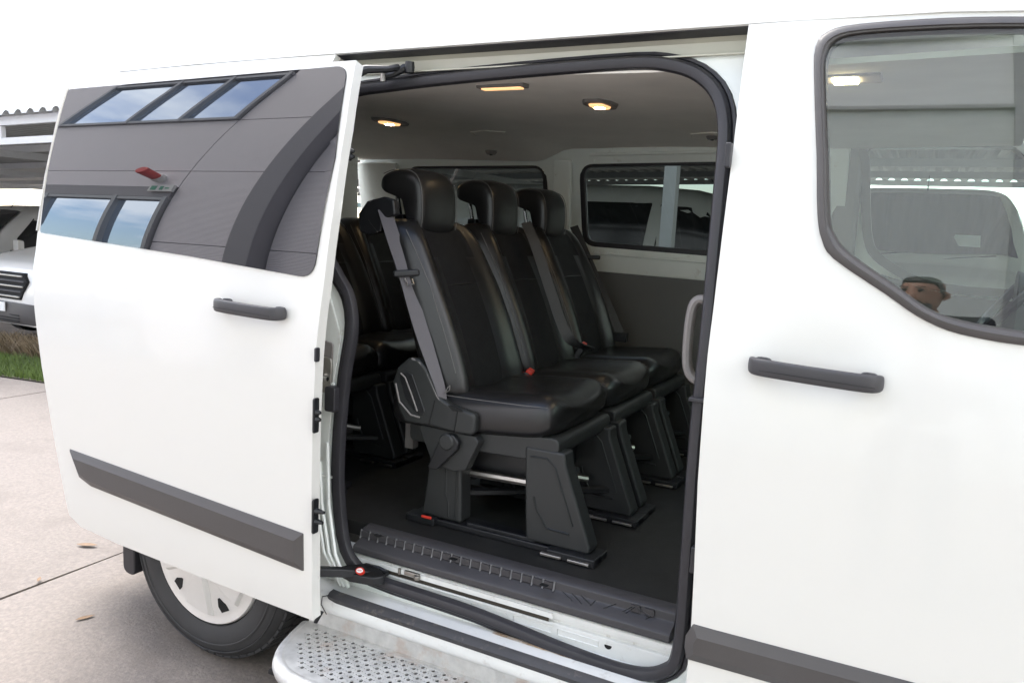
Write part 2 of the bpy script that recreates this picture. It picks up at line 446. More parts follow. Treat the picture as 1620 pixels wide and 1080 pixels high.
# rubber seal: flange lip and bulb
mb = MB()
prof = [(-.4, -.9), (.9, -.9), (1.0, -.2), (.72, .55), (.1, .9), (-.5, .8), (-.85, .3), (-.95, -.4)]
ring = []
k = len(seal_s)
rings = []
for i, (x, z) in enumerate(seal_s):
    t = np.array(seal_s[(i + 1) % k]) - np.array(seal_s[i - 1]); t /= np.hypot(*t)
    nx_, nz_ = t[1], -t[0]
    wsc = .0165 if z > .5 else .0165
    rings.append([(x + nx_ * u * wsc, ys(z) + OFF - q * .014 - .002, z + nz_ * u * wsc) for u, q in prof])
rings.append(rings[0]); mb.loft(rings, caps=False)
lip = shrink(seal_s, -.021)
mb.tube([(x, ys(z) + OFF + .004, z) for x, z in lip[::2]], .0062, 6, True)
ob('door_seal', mb, rubber, van)
# --- door rail channel above the opening
mb = MB()
cs = [(.157, 1.8655), (.158, 1.8635), (.196, 1.857), (.198, 1.859)]
mb.loft([[(x, y, z) for y, z in cs] for x in (-1.135, -.02)])
ob('roof_edge_rubber', mb, rubber, van)
mb = MB()
mb.loft([[(x, y, z) for y, z in [(.198, 1.862), (.214, 1.850), (.2185, 1.822), (.2125, 1.8165), (.2125, 1.8145), (.2235, 1.8145), (.23, 1.86)]] for x in (-1.135, -.012)], m=0)
mb.box((-.55, .2005, 1.8195), (1.04, .012, .004))
ob('upper_rail', mb, beige, van, bevel=.0015)
# --- roof
def inset(x): return .05 * max(0, -x - 1.3) ** 2 + .20 * max(0, (-x - 2.08) / .23) ** 2.2
sec = [(.150, 1.868), (.152, 1.874), (.158, 1.89), (.172, 1.915), (.20, 1.938), (.26, 1.958), (.42, 1.975), (.7, 1.985), (.99, 1.99)]
sec = sec + [(1.98 - y, z) for y, z in sec[-2::-1]]
mb = MB()
st = [(-2.315, -.02), (-2.28, -.008), (-2.24, -.003), (-2.18, 0), (-2.08, 0), (-1.7, 0), (-1.2, 0), (0, 0), (.35, -.004), (.62, -.02)]
mb.loft([[(x, .99 + (y - .99) * (1 - inset(x) / .84), z + dz) for y, z in sec] for x, dz in st], caps=False, closed=False)
ob('roof', mb, white, van, solid=.012, angle=50)
mb = MB(); mb.add([(-2.312, .99 + (y - .99) * .70, z - .02) for y, z in sec], [tuple(range(len(sec)))]); ob('rear_header', mb, white, van, solid=.02)
# near rear quarter skin, with the wheel arch cut out
def wheel_arch(xc, zc, r, x0, x1, zb):
    return [(xc + r * math.cos(a), zc + r * math.sin(a)) for a in np.linspace(0, PI, 20)]
HX, HZ = -1.545, .335
mb = sheet([(-2.31, .44), (HX - .41, .44)] + [(HX + .41 * math.cos(a), .44 + .29 * math.sin(a)) for a in np.linspace(PI, 0, 18)][1:-1] + [(HX + .41, .44), (-1.10, .44), (-1.12, .8), (-1.20, 1.2), (-1.26, 1.5), (-1.13, 1.866), (-2.31, 1.866)], [],
           lambda x, z: (x, ys(z) + .003 + inset(x), z), .05)
ob('rear_quarter_panel', mb, white, van, solid=.02)
mb = MB(); mb.loft([[(HX + r * math.cos(a), y, .33 + r * math.sin(a)) for a in np.linspace(.12, PI - .12, 24)] for r, y in ((.405, .03), (.40, .34), (.30, .36))], caps=False, closed=False)
ob('wheel_arch_liner', mb, darkp, van, solid=.01)
# C-pillar pressings behind the open door
mb = MB()
mb.prism([(-1.15, .46), (-1.03, .46), (-1.058, .65), (-1.06, .8), (-1.045, .98), (-1.025, 1.10), (-1.08, 1.22), (-1.15, 1.3)], lambda x, z: (x, ys(z) + .066, z), lambda x, z: (x, ys(z) + .073, z))
mb.box((-1.075, .068, .965), (.07, .014, .012)); mb.box((-1.075, .067, .70), (.06, .012, .008))
ob('pillar_pressing', mb, whitein, van, bevel=.003)
for k_, dx in enumerate((0, .028, .05)):
    mb = MB(); mb.tube([(-1.06 - dx, .062, .80 - .06 * k_), (-1.05 - dx * .9, .060, .62), (-1.02 - dx * .8, .056, .48), (-.965 - dx * .5, .05, .40)], .006, 6)
    ob('pressed_rib', mb, whitein, van)
mb = MB(); mb.prism(fillet([(-1.10, .99), (-1.055, .99), (-1.05, 1.08), (-1.10, 1.09)], .012), lambda x, z: (x, .064, z), lambda x, z: (x, .071, z))
ob('pillar_cover', mb, handg, van, bevel=.002)
p = Q(515, 593, y=.06)
mb = MB(); mb.prism(fillet([(p[0] - .03, p[2] - .05), (p[0] + .02, p[2] - .05), (p[0] + .02, p[2] + .05), (p[0] - .03, p[2] + .05)], .015), lambda x, z: (x, .059, z), lambda x, z: (x, .068, z))
ob('striker_recess', mb, steel, van, bevel=.003)
mb = MB(); mb.tube([(p[0] - .01, .06, p[2]), (p[0] + .012, .035, p[2] - .004), (p[0] + .028, .036, p[2] - .004)], .0065, 8)
ob('striker_pin', mb, chrome, van)
p = Q(527, 630, y=.055)
mb = MB(); mb.prism(fillet([(p[0] - .016, p[2] - .035), (p[0] + .02, p[2] - .035), (p[0] + .02, p[2] + .035), (p[0] - .016, p[2] + .035)], .008), lambda x, z: (x, .036, z), lambda x, z: (x, .066, z))
ob('bump_stop', mb, rubber, van, bevel=.004)

# --- sill, from the inner lip to the rocker
def extr(name, cs, x0, x1, m, par, bevel=.0015, close=True, n=2):
    mb = MB(); xs_ = [x0 + (x1 - x0) * i / (n - 1) for i in range(n)]
    mb.loft([[(x, y, z) for y, z in cs] for x in xs_], caps=close, closed=close)
    return ob(name, mb, m, par, bevel=bevel)
sill = extr('sill', [(.16, .48), (.104, .4775), (.100, .474), (.101, .4585), (.112, .4575), (.112, .4475), (.102, .446), (.105, .40), (.078, .392), (.052, .391), (.03, .3885), (.012, .3875), (.004, .385),
                     (-.002, .374), (-.003, .362), (-.001, .345), (.006, .334), (.016, .327), (.05, .321), (.16, .32)], -1.12, .10, sillw, van, .002)
extr('rocker', [(.10, .40), (.035, .40), (.012, .385), (-.002, .374), (-.003, .362), (-.001, .345), (.006, .334), (.016, .327), (.05, .321), (.10, .32)], .10, 1.12, white, van, .002)
extr('rocker', [(.10, .40), (.035, .40), (.012, .385), (.0, .374), (-.001, .362), (.001, .345), (.008, .334), (.018, .327), (.05, .321), (.10, .32)], -1.2, -1.12, white, van, .002)
x0 = Q(525, 940, y=.012)[0]
mb = MB(); mb.tube([(x0, .012, .386), (x0 + .03, .006, .3875), (x0 + .3, .004, .3865), (-.3, .004, .384), (.1, .004, .382)], 1, sect=[(.011, -.013), (.014, .0), (.011, .013), (-.006, .014), (-.012, .0), (-.006, -.014)], up=(0, -.5, .86))
ob('sill_rubber_strip', mb, rubdirt, sill)
mb = MB(); mb.tube([(x0 + .01, .01, .392), (x0 - .02, -.004, .383), (x0 - .022, -.006, .36), (x0 - .004, -.004, .335)], .0016, 5)
ob('cable_tie', mb, darkp, sill)
x1 = Q(868, 985, y=.10)[0]
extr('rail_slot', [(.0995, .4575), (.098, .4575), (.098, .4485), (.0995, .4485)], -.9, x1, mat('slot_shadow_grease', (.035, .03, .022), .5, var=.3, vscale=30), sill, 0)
extr('rail_edge', [(.0985, .4740), (.0955, .473), (.0955, .4595), (.0985, .4585)], -.98, x1 + .012, sillw, sill, .001)
extr('rail_edge', [(.0985, .4475), (.0965, .4470), (.0965, .4425), (.0985, .4415)], -.93, x1 + .012, sillw, sill, .001)
def disc(mb, c, r, rz=None, d=.0015, n=14, y0=None):
    mb.prism([(r * math.cos(2 * PI * i / n), (rz or r) * math.sin(2 * PI * i / n)) for i in range(n)], lambda a, b: (c[0] + a, c[1], c[2] + b), lambda a, b: (c[0] + a, c[1] - d, c[2] + b))
for a, b, r in ((962, 1021, .0095), (620, 917, .008), (1000, 1025, .002)):
    p = Q(a, b, y=.1035); mb = MB(); disc(mb, (p[0], .1045, p[2]), r, r * .9); ob('drain_hole', mb, darkhole, sill)
mb = MB()
xa = -.86
for k_ in range(5):
    xa2 = xa + .10 + .02 * rnd()
    zt_, zb_ = .435, .418
    pth = [(xa, .1026, zt_), (xa2, .1026, zt_ - .001), (xa2, .1035, zb_), (xa, .1035, zb_)]
    mb.tube(pth, .0016, 4, True); xa = xa2 + .018
ob('pressed_outline', mb, sillw, sill)
mb = MB(); a = Q(780, 985, y=.062, ); b_ = Q(905, 1033, y=.062)
mb.tube([(a[0], .066, .392), ((a[0] + b_[0]) / 2, .065, .3915), (b_[0], .066, .390)], 1, sect=[(.0025, -.006), (.0035, 0), (.0025, .006), (-.002, 0)], up=(0, 0, 1))
ob('rust_streak', mb, rust, sill)

# --- threshold tread with ribbed riser
TX0, TX1 = -.985, -.062
ribm = mat('worn_rib_plastic', (.15, .148, .15), .5)
tread = extr('step_tread', [(.172, .5465), (.166, .549), (.136, .546), (.1285, .541), (.1265, .522), (.118, .5165), (.094, .5095), (.0885, .505), (.0875, .490), (.0905, .486), (.13, .480), (.172, .48)], TX0, TX1, plastic, van, .003)
mb = MB()
rib_px = [568 + i * 14.05 for i in range(8)]
xs_r = [Q(562 + 13.9 * i + .06 * i * i, 848 + 3.6 * i, y=.127)[0] for i in range(0, 22)]
rx0, rx1 = Q(572, 852, y=.127)[0], Q(876, 943, y=.127)[0]
pitch = (rx1 - rx0) / 20
ribs_x = [rx0 + pitch * i for i in range(21)]
for i, x in enumerate(ribs_x):
    mb = MB(); mb.tube([(x, .1272, .5418), (x, .1240, .5245), (x, .1190, .5190)], [.0026, .0029, .0022], 6)
    r_ = ob('rib', mb, ribm, tread)
for i, x in enumerate(ribs_x[:-1] + [-.175, -.14]):
    mb = MB(); xm = x + pitch / 2
    mb.prism(fillet([(xm - .0125, .5235), (xm + .0125, .5235), (xm + .0125, .5395), (xm - .0125, .5395)], .002, 2), lambda a, b: (a, .1262 - (b - .5235) * -.12, b), lambda a, b: (a, .1215, b))
    o = ob('riser_pocket', mb, plastic, tread)
# raised arrow marks and screw covers on the tread
mb = MB()
def tz(y): return float(np.interp(y, [.1285, .136, .166, .172], [.541, .546, .549, .5465]))
def mark(pts):
    q = [Q(a, b, z=.549) for a, b in pts]
    mb.tube([(x, y, tz(y) + .0006) for x, y, z in q], .0012, 5)
for a in ((890, 930, 905, 945), (905, 933, 920, 949), (920, 937, 935, 952), (955, 957, 975, 950), (985, 962, 1000, 955)):
    mark([(a[0], a[1]), (a[2], a[3])])
mark([(990, 965), (1005, 955), (1030, 970), (1022, 974)]); mark([(935, 952), (942, 945)])
ob('tread_marks', mb, darkp, tread, kind='stuff')
for a, b in ((598, 843), (717, 880), (861, 921)):
    q = Q(a, b, z=.548); mb = MB(); mb.prism(fillet([(-.011, -.008), (.011, -.008), (.011, .008), (-.011, .008)], .003, 3), lambda u, v: (q[0] + u, q[1] + v, tz(q[1]) + .0002), lambda u, v: (q[0] + u, q[1] + v, tz(q[1]) + .0010))
    ob('screw_cover', mb, darkp, tread)

# --- floor
FZ = .545
mb = MB(); mb.box((-.63, 1.015, FZ - .02), (3.40, 1.71, .04))
ob('cabin_floor', mb, floorm, van)
mb = MB(); mb.box((-.4, .99, .34), (3.9, 1.6, .06)); ob('underbody', mb, darkp, van)
# --- headliner
def hz(x, y):
    s = abs(y - .96) / .76; far = y > .96
    drop = .035 + .055 * (1 if x < -1.25 else max(0, 1 - (x + 1.25) / .12) if x < -1.13 else 0) if far else .035
    if x < -1.1 and not far: drop = .05
    return 1.825 - drop * min(1, s) ** 3.2 - .004 * math.cos(x * 5)
mb = MB(); NX, NY = 70, 34
HX0, HX1, HY0, HY1 = -2.32, .62, .205, 1.735
vs = [(HX0 + (HX1 - HX0) * i / NX, HY0 + (HY1 - HY0) * j / NY, hz(HX0 + (HX1 - HX0) * i / NX, HY0 + (HY1 - HY0) * j / NY)) for i in range(NX + 1) for j in range(NY + 1)]
mb.add(vs, [(i * (NY + 1) + j, (i + 1) * (NY + 1) + j, (i + 1) * (NY + 1) + j + 1, i * (NY + 1) + j + 1) for i in range(NX) for j in range(NY)])
ob('headliner', mb, headl, van, solid=.012, off=1)
def ceil_at(px, py, z0=1.82):
    for _ in range(8):
        p = Q(px, py, z=z0); z0 = hz(p[0], p[1])
    return p
def roof_lamp(px, py, a, b, rot, name='roof_lamp'):
    p = ceil_at(px, py); e = empty(name, p, parent=van)
    c, s = math.cos(rot), math.sin(rot)
    def T(u, v, dz): return (p[0] + u * c - v * s, p[1] + u * s + v * c, p[2] + dz)
    out_ = fillet([(-a, -b * .55), (-a * .4, -b), (a * .4, -b), (a, -b * .5), (a, b * .5), (a * .4, b), (-a * .4, b), (-a, b * .55)], .02, 4)
    mb = MB(); mb.prism(out_, lambda u, v: T(u, v, .002), lambda u, v: T(u * .94, v * .94, -.010)); ob('lamp_base', mb, handg, e, bevel=.002)
    inn = fillet([(-a * .62, -b * .5), (a * .42, -b * .6), (a * .42, b * .6), (-a * .62, b * .5)], .018, 5)
    mb = MB(); mb.prism(inn, lambda u, v: T(u, v, -.008), lambda u, v: T(u * .92, v * .85, -.017)); ob('lamp_lens', mb, lampm, e, bevel=.002)
    mb = MB(); mb.prism(fillet([(-a * .22, -b * .3), (a * .12, -b * .3), (a * .12, b * .3), (-a * .22, b * .3)], .01, 4), lambda u, v: T(u, v, -.0165), lambda u, v: T(u, v, -.0185)); ob('bulb', mb, lampw, e)
    return e
roof_lamp(618, 191, .10, .05, PI / 2)
roof_lamp(950, 163, .085, .05, PI / 2)
p = ceil_at(795, 134); e = empty('strip_lamp', p, parent=van)
mb = MB(); mb.box((p[0], p[1], p[2] - .004), (.15, .04, .012)); ob('lamp_base', mb, handg, e, bevel=.003)
mb = MB(); mb.box((p[0], p[1], p[2] - .011), (.125, .024, .006)); ob('lamp_lens', mb, lampm, e, bevel=.002)
for a, b in ((777, 240), (1127, 216)):
    p = ceil_at(a, b, 1.79); e = empty('coat_hook', p, parent=van)
    mb = MB(); mb.lathe([(.0, -.012), (.018, -.012), (.024, -.004), (.026, .004)], p, 2, 20); ob('hook_cup', mb, handg, e)
    mb = MB(); mb.lathe([(.0, -.016), (.006, -.016), (.008, -.010)], p, 2, 12); ob('screw', mb, darkp, e)
    mb = MB(); mb.tube([(p[0] - .09, p[1] + .02, hz(p[0] - .09, p[1] + .02) - .001), (p[0] - .07, p[1] - .06, hz(p[0] - .07, p[1] - .06) - .002), (p[0] + .02, p[1] - .09, hz(p[0], p[1] - .09) - .002), (p[0] + .09, p[1] - .05, hz(p[0] + .09, p[1] - .05) - .002)], .0025, 6)
    ob('raised_edge', mb, headl, e)

# --- far side wall
def fy(z): return 1.865 - ys(z)
W1 = fillet([(-1.055, 1.366), (-.06, 1.345), (-.06, 1.745), (-1.065, 1.722)], .06, 6)
W2 = fillet([(-2.02, 1.37), (-1.25, 1.36), (-1.25, 1.716), (-2.02, 1.705)], .06, 6)
mb = sheet([(-2.32, .55), (.06, .55), (.06, 1.80), (-2.32, 1.80)], [W1, W2], lambda x, z: (x, fy(z), z), .06)
farw = ob('far_side_wall', mb, whitein, van, solid=.05, off=1)
for W in (W1, W2):
    mb = MB(); mb.tube([(x, fy(z) + .012, z) for x, z in W], 1, closed=True, sect=[(-.012, -.012), (.012, -.012), (.012, .012), (-.012, .012)], up=(0, 1, 0)); fo = ob('window_seal', mb, rubber, van, bevel=.003)
    mb = sheet(W, [], lambda x, z: (x, fy(z) + .018, z), .12); ob('window_pane', mb, fargl, fo)
# pressings on the far wall
mb = MB()
mb.tube([(-1.0, fy(1.325) - .004, 1.325), (-.02, fy(1.31) - .004, 1.305)], .006, 6); mb.tube([(-1.02, fy(1.75) - .006, 1.762), (-.02, fy(1.77) - .006, 1.785)], .008, 6)
for i in range(9):
    x = -1.0 + i * .11; disc(mb, (x, fy(1.34) - .001, 1.335 - i * .001), .006, d=.004)
    disc(mb, (x, fy(1.73) - .001, 1.738 + i * .002), .006, d=.004)
ob('wall_pressing', mb, whitein, van)
mb = MB(); mb.prism([(-1.21, .56), (-1.10, .56), (-1.10, 1.74), (-1.19, 1.74)], lambda x, z: (x, fy(z) - .03, z), lambda x, z: (x, fy(z) + .002, z)); pil = ob('far_pillar', mb, whitein, van, bevel=.012, seg=3)
mb = MB()
for a, b in ((877, 268), (877, 287)):
    q = Q(a, b, y=fy(1.7) - .03); mb.box((q[0], fy(q[2]) - .031, q[2]), (.006, .003, .016))
ob('slot', mb, darkhole, pil)
mb = MB(); mb.prism([(-2.32, 1.2), (-2.07, 1.2), (-2.07, 1.72), (-2.32, 1.72)], lambda x, z: (x, fy(z) - .035, z), lambda x, z: (x, fy(z) - .002, z)); pil = ob('rear_pillar', mb, whitein, van, bevel=.01, seg=3)
mb = MB()
for a, b, r in ((563, 268, .006), (568, 268, .005), (564, 288, .005), (564, 307, .008), (587, 310, .005), (566, 285, .004)):
    q = Q(a, b, y=fy(1.65) - .036); disc(mb, (q[0], fy(q[2]) - .036, q[2]), r, r * 1.3)
ob('punched_hole', mb, darkhole, pil)
# lower trim board and ledge
mb = sheet([(-2.32, .55), (.06, .55), (.06, 1.228), (-1.0, 1.243), (-2.32, 1.26)], [], lambda x, z: (x, 1.83 - .008, z), .1)
tb = ob('trim_board', mb, trimgrey, van, solid=.012)
for a, b in ((1020, 443), (1080, 452)):
    q = Q(a, b, y=1.82); mb = MB(); mb.lathe([(0, -.006), (.008, -.006), (.012, -.002), (.013, .002)], (q[0], 1.819, q[2]), 1, 14); ob('trim_clip', mb, handg, tb)
# rear end and front bulkhead-side closures
mb = sheet([(.24, .45), (1.74, .45), (1.70, 1.82), (.28, 1.82)], [fillet([(.35, 1.28), (1.6, 1.28), (1.55, 1.68), (.40, 1.68)], .05)], lambda y, z: (-2.33, y, z), .1)
ob('rear_door', mb, whitein, van, solid=.04)
mb = sheet(fillet([(.35, 1.28), (1.6, 1.28), (1.55, 1.68), (.40, 1.68)], .05), [], lambda y, z: (-2.345, y, z), .2)
ob('rear_window', mb, fargl, van)
mb = sheet([(-2.31, .55), (-1.10, .55), (-1.12, .8), (-1.10, 1.1), (-1.2, 1.25), (-1.26, 1.5), (-1.26, 1.8), (-2.31, 1.8)], [], lambda x, z: (x, ys(z) + .15, z), .1)
ob('near_side_trim', mb, trimgrey, van, solid=.02)

# ------------------------------------------------------------------ seats
def supersec(cy, a, z0, z1, n=26, e=4.0):
    return None
def make_backrest():
    """rings along the height; local frame: x forward, y across (centre 0), z above floor"""
    mb = MB(); rings = []; hs = np.linspace(0, 1, 19); NS = 40
    for h in hs:
        # lean line of the front face
        z = .375 + .515 * h
        xf = .215 - .225 * h + .02 * math.sin(h * PI)          # front face x (relative to seat ref)
        th = .125 - .035 * h
        hw = .219 - .006 * h - .026 * max(0, h - .62) / .38 - (.02 * (max(0, h - .9) / .1) ** 2)
        rd = 1.0
        if h < .08: rd = .86 + .14 * (h / .08)
        if h > .92: rd = 1 - .30 * ((h - .92) / .08) ** 1.5
        ring = []
        for j in range(NS):
            a = 2 * PI * j / NS; c, s_ = math.cos(a), math.sin(a)
            ex = .42
            y = hw * math.copysign(abs(c) ** ex, c) * (rd if rd > .9 else .9 + .1 * rd)
            d = math.copysign(abs(s_) ** .5, s_)
            if d > 0:
                u = abs(y) / hw
                bol = .050 * math.exp(-((u - .80) / .16) ** 2) * (1 - .25 * h)
                x = xf - .022 + d * .022 + bol * d - (.018 * (max(0, u - .86) / .14) ** 2) * d
                x = xf - (1 - d) * .06 + bol * d
            else:
                x = xf - .06 + d * (th - .06)
            x = xf - th / 2 + (x - (xf - th / 2)) * rd
            ring.append((x, y, z + .012 * d * 0))
        rings.append(ring)
    mb.loft(rings)
    # material: centre panel cloth
    for i, f in enumerate(mb.f):
        if len(f) > 4: continue
        c = np.mean([mb.v[k] for k in f], axis=0)
        h = (c[2] - .375) / .515; xf = .215 - .225 * h + .02 * math.sin(h * PI)
        if c[0] > xf - .05 and abs(c[1]) < .108 and .02 < h < .95: mb.m[i] = 1
    return mb
def front_x(h): return .215 - .225 * h + .02 * math.sin(h * PI)
def make_cushion():
    mb = MB(); rings = []; NS = 40
    for t in np.linspace(0, 1, 17):
        x = -.02 + .55 * t
        top = .385 + .030 * t - .012 * math.sin(t * PI); bot = .285 + .035 * t ** 2
        rd = 1.0
        if t > .86:
            k_ = (t - .86) / .14; rd = math.sqrt(max(0.03, 1 - k_ ** 2.6))
        if t < .06: rd = .8 + .2 * t / .06
        hw = .215 + .006 * math.sin(t * PI)
        cz = (top + bot) / 2; hh = (top - bot) / 2 + .012
        ring = []
        for j in range(NS):
            a = 2 * PI * j / NS; c, s_ = math.cos(a), math.sin(a)
            y = hw * math.copysign(abs(c) ** .36, c) * (.93 + .07 * rd)
            d = math.copysign(abs(s_) ** .55, s_)
            u = abs(y) / hw
            z = cz + hh * d * rd
            if d > 0: z += d * (.014 * math.exp(-((u - .74) / .2) ** 2) - .006 * math.exp(-(u / .35) ** 2))
            ring.append((x + (.012 * (1 - u * u) if t > .8 else 0), y, z))
        rings.append(ring)
    mb.loft(rings); return mb
def make_headrest():
    mb = MB()
    # side profile (x,z) of the hooked pad
    prof = [(-.150, 1.008), (-.138, 1.026), (-.10, 1.038), (-.05, 1.038), (-.016, 1.024), (.002, .990), (.009, .94), (.010, .885), (.003, .850), (-.014, .839), (-.034, .848), (-.043, .880), (-.049, .915), (-.064, .944), (-.095, .958), (-.128, .963), (-.148, .978)]
    prof = catmull(prof, 2)
    cx, cz = -.06, .945; rings = []
    for u in np.linspace(-1, 1, 17):
        s_ = (1 - abs(u) ** 9 * .13); y = -.011 + .105 * u
        bulge = .011 * (1 - u * u)
        rings.append([(cx + (x - cx) * s_ + (bulge if x > -.05 else 0), y + 0.0, cz + (z - cz) * s_ - (.012 * abs(u) ** 3 if z > .99 else 0)) for x, z in prof])
    mb.loft(rings); return mb
def stitch(pts, r=.0013): 
    mb = MB(); mb.tube(pts, r, 5); return mb

SX = -.985     # x of the seat reference in the van
def build_seat(name, yc, headlift, near):
    e = empty(name, (SX, yc, FZ), parent=van)
    def S(p): return (SX + p[0], yc + p[1], FZ + p[2])
    def P_(mb): mb.v = [S(v) for v in mb.v]; return mb
    ob('backrest', P_(make_backrest()), [leather, fabric], e, sub=1, angle=180)
    ob('seat_cushion', P_(make_cushion()), leather, e, sub=1, angle=180)
    mb = make_headrest(); mb.v = [(x, y, z + headlift) for x, y, z in mb.v]
    ob('headrest', P_(mb), leather, e, sub=1, angle=180)
    for sy in (-.075, .075):
        mb = MB(); mb.tube([(-.112, sy, .985 + headlift), (-.086, sy, .87)], .0068, 8); ob('headrest_post', P_(mb), chrome, e)
        mb = MB(); mb.box((-.086, sy, .888), (.034, .034, .022)); ob('post_guide', P_(mb), darkp, e, bevel=.004)
    # stitches along the bolsters, shoulder and headrest sides
    def fp(h, y, o=.0):
        hw = .219 - .006 * h - .026 * max(0, h - .62) / .38; u = abs(y) / hw
        return (front_x(h) + .050 * math.exp(-((u - .80) / .16) ** 2) * (1 - .25 * h) * .98 + o - .002, y, .375 + .515 * h)
    def st1(nm, pts, r=.0013, m_=thread):
        mb = MB(); mb.tube(pts, r, 5); ob(nm, P_(mb), m_, e)
    for sy in (-1, 1):
        st1('stitch', [fp(h, sy * (.118)) for h in np.linspace(.05, .93, 16)], .0012)
        st1('stitch', [fp(h, sy * (.196 - .03 * max(0, h - .5)), -.016) for h in np.linspace(.16, .93, 16)], .0012)
        st1('stitch', [(.10, sy * .213, .392), (.3, sy * .2215, .398), (.44, sy * .219, .402), (.495, sy * .20, .401), (.520, sy * .15, .402)], .0011)
        st1('seam', [(.06, sy * .12, .3965), (.3, sy * .125, .4065), (.47, sy * .13, .4235)], .0020, darkp)
    for u in (-.93, .93):
        pts = [(-.138, 1.024), (-.10, 1.036), (-.05, 1.036), (-.018, 1.022), (.000, .988), (.006, .94), (.007, .885), (.000, .853)]
        st1('headrest_stitch', [(x + .004, -.011 + .105 * u, z + headlift - .006) for x, z in catmull(pts, 3, False)], .0012)
    st1('seam', [fp(.62, y, .0005) for y in np.linspace(-.115, .115, 8)], .0032, darkp)
    # shell under the cushion
    mb = MB(); mb.prism(fillet([(.05, .30), (.05, .235), (.43, .245), (.535, .27), (.535, .32)], .02, 3), lambda x, z: (x, -.196, z), lambda x, z: (x, .196, z))
    ob('seat_pan', P_(mb), seatp, e, bevel=.006)
    # back shell
    mb = MB(); rings = []
    for h in np.linspace(0, 1, 8):
        z = .39 + .47 * h; xb = front_x(h) - (.125 - .035 * h) - .006; hw = .19 - .02 * h
        rings.append([(xb + .05, -hw, z), (xb, -hw * .9, z), (xb - .008, 0, z), (xb, hw * .9, z), (xb + .05, hw, z)])
    mb.loft(rings, caps=False, closed=False); ob('back_shell', P_(mb), darkp, e, solid=.006)
    # legs: tapered pedestal front and slimmer rear
    for sy in (-.17, .17):
        mb = MB(); mb.prism([(.435, .285), (.555, .285), (.56, .25), (.645, .035), (.64, .02), (.452, .02), (.445, .10)], lambda x, z: (x, sy - .03, z), lambda x, z: (x, sy + .03, z))
        lg = ob('front_leg', P_(mb), seatp, e, bevel=.008, seg=3)
        mb = MB(); mb.tube([(.455, sy - .0305, .26), (.505, sy - .0305, .262), (.530, sy - .0305, .24), (.590, sy - .0305, .09)], .003, 5)
        mb.tube([(.470, sy - .0305, .15), (.480, sy - .0305, .115), (.515, sy - .0305, .068), (.58, sy - .0305, .066)], .0035, 5)
        mb2 = P_(mb); ob('pressed_line', mb2, seatp, lg)
        mb = MB(); mb.prism([(.135, .27), (.235, .27), (.236, .18), (.242, .02), (.105, .02), (.118, .12)], lambda x, z: (x, sy - .03, z), lambda x, z: (x, sy + .03, z))
        lg = ob('rear_leg', P_(mb), seatp, e, bevel=.008, seg=3)
        mb = MB(); mb.tube([(.185, sy - .031, .25), (.188, sy - .031, .10), (.198, sy - .031, .075), (.200, sy - .031, .03)], .003, 5)
        mb.tube([(.222, sy - .031, .25), (.224, sy - .031, .03)], .003, 5); ob('pressed_line', P_(mb), seatp, lg)
        mb = MB(); mb.box((.37, sy, .010), (.60, .075, .018)); mb.box((.37, sy - .022, .022), (.22, .012, .012)); mb.box((.115, sy - .03, .012), (.10, .05, .022)); mb.box((.60, sy - .036, .012), (.14, .05, .022))
        rl = ob('floor_rail', P_(mb), darkp, e, bevel=.003)
        mb = MB(); mb.box((.545, sy - .060, .008), (.062, .014, .008)); mb.box((.625, sy - .060, .008), (.062, .014, .008)); ob('rail_latch', P_(mb), steel, rl, bevel=.002)
    mb = MB(); mb.tube([(.20, -.14, .155), (.47, -.14, .165)], .012, 8); mb.tube([(.33, -.05, .17), (.50, .12, .12)], .01, 8); ob('cross_bar', P_(mb), steel, e)
    mb = MB(); mb.box((.32, .02, .19), (.26, .26, .06)); mb.tube([(.15, -.18, .09), (.60, .18, .09)], .012, 6); mb.tube([(.15, .18, .12), (.56, -.12, .22)], .01, 6); ob('under_frame', P_(mb), darkp, e)
    return e
seats = [build_seat('passenger_seat', .475, 0.0, True)]
base_names = [c_.name for c_ in seats[0].children]
def copy_part(src, dy, dx=0, skip=(), bare=True):
    r = src.copy(); C.objects.link(r); r.location = (src.location[0] + dx, src.location[1] + dy, src.location[2]); r['_wl'] = [src['_wl'][0] + dx, src['_wl'][1] + dy, src['_wl'][2]]
    r.parent = van; r.matrix_parent_inverse = src.matrix_parent_inverse.copy()
    for ch in list(src.children):
        if ch.name.split('.')[0] in skip or (bare and ch.name not in base_names): continue
        c = ch.copy(); C.objects.link(c); c.parent = r; c.matrix_parent_inverse = ch.matrix_parent_inverse.copy()
        for gch in list(ch.children):
            if gch.parent == ch:
                d = gch.copy(); C.objects.link(d); d.parent = c
    return r
base_children = len(seats[0].children)
s2 = copy_part(seats[0], .435); s3 = copy_part(seats[0], .865)
rear = [copy_part(seats[0], dy, -.92, ('headrest', 'headrest_post', 'post_guide', 'headrest_stitch')) for dy in (.05, .47, .88)]
s1 = seats[0]
s1['label'] = 'near seat of the middle row with recliner cover and grey belt'
s2['label'] = 'centre seat of the middle row'; s3['label'] = 'far seat of the middle row against the wall'
for r_ in rear: r_['label'] = 'black seat of the rear row, behind the middle row'

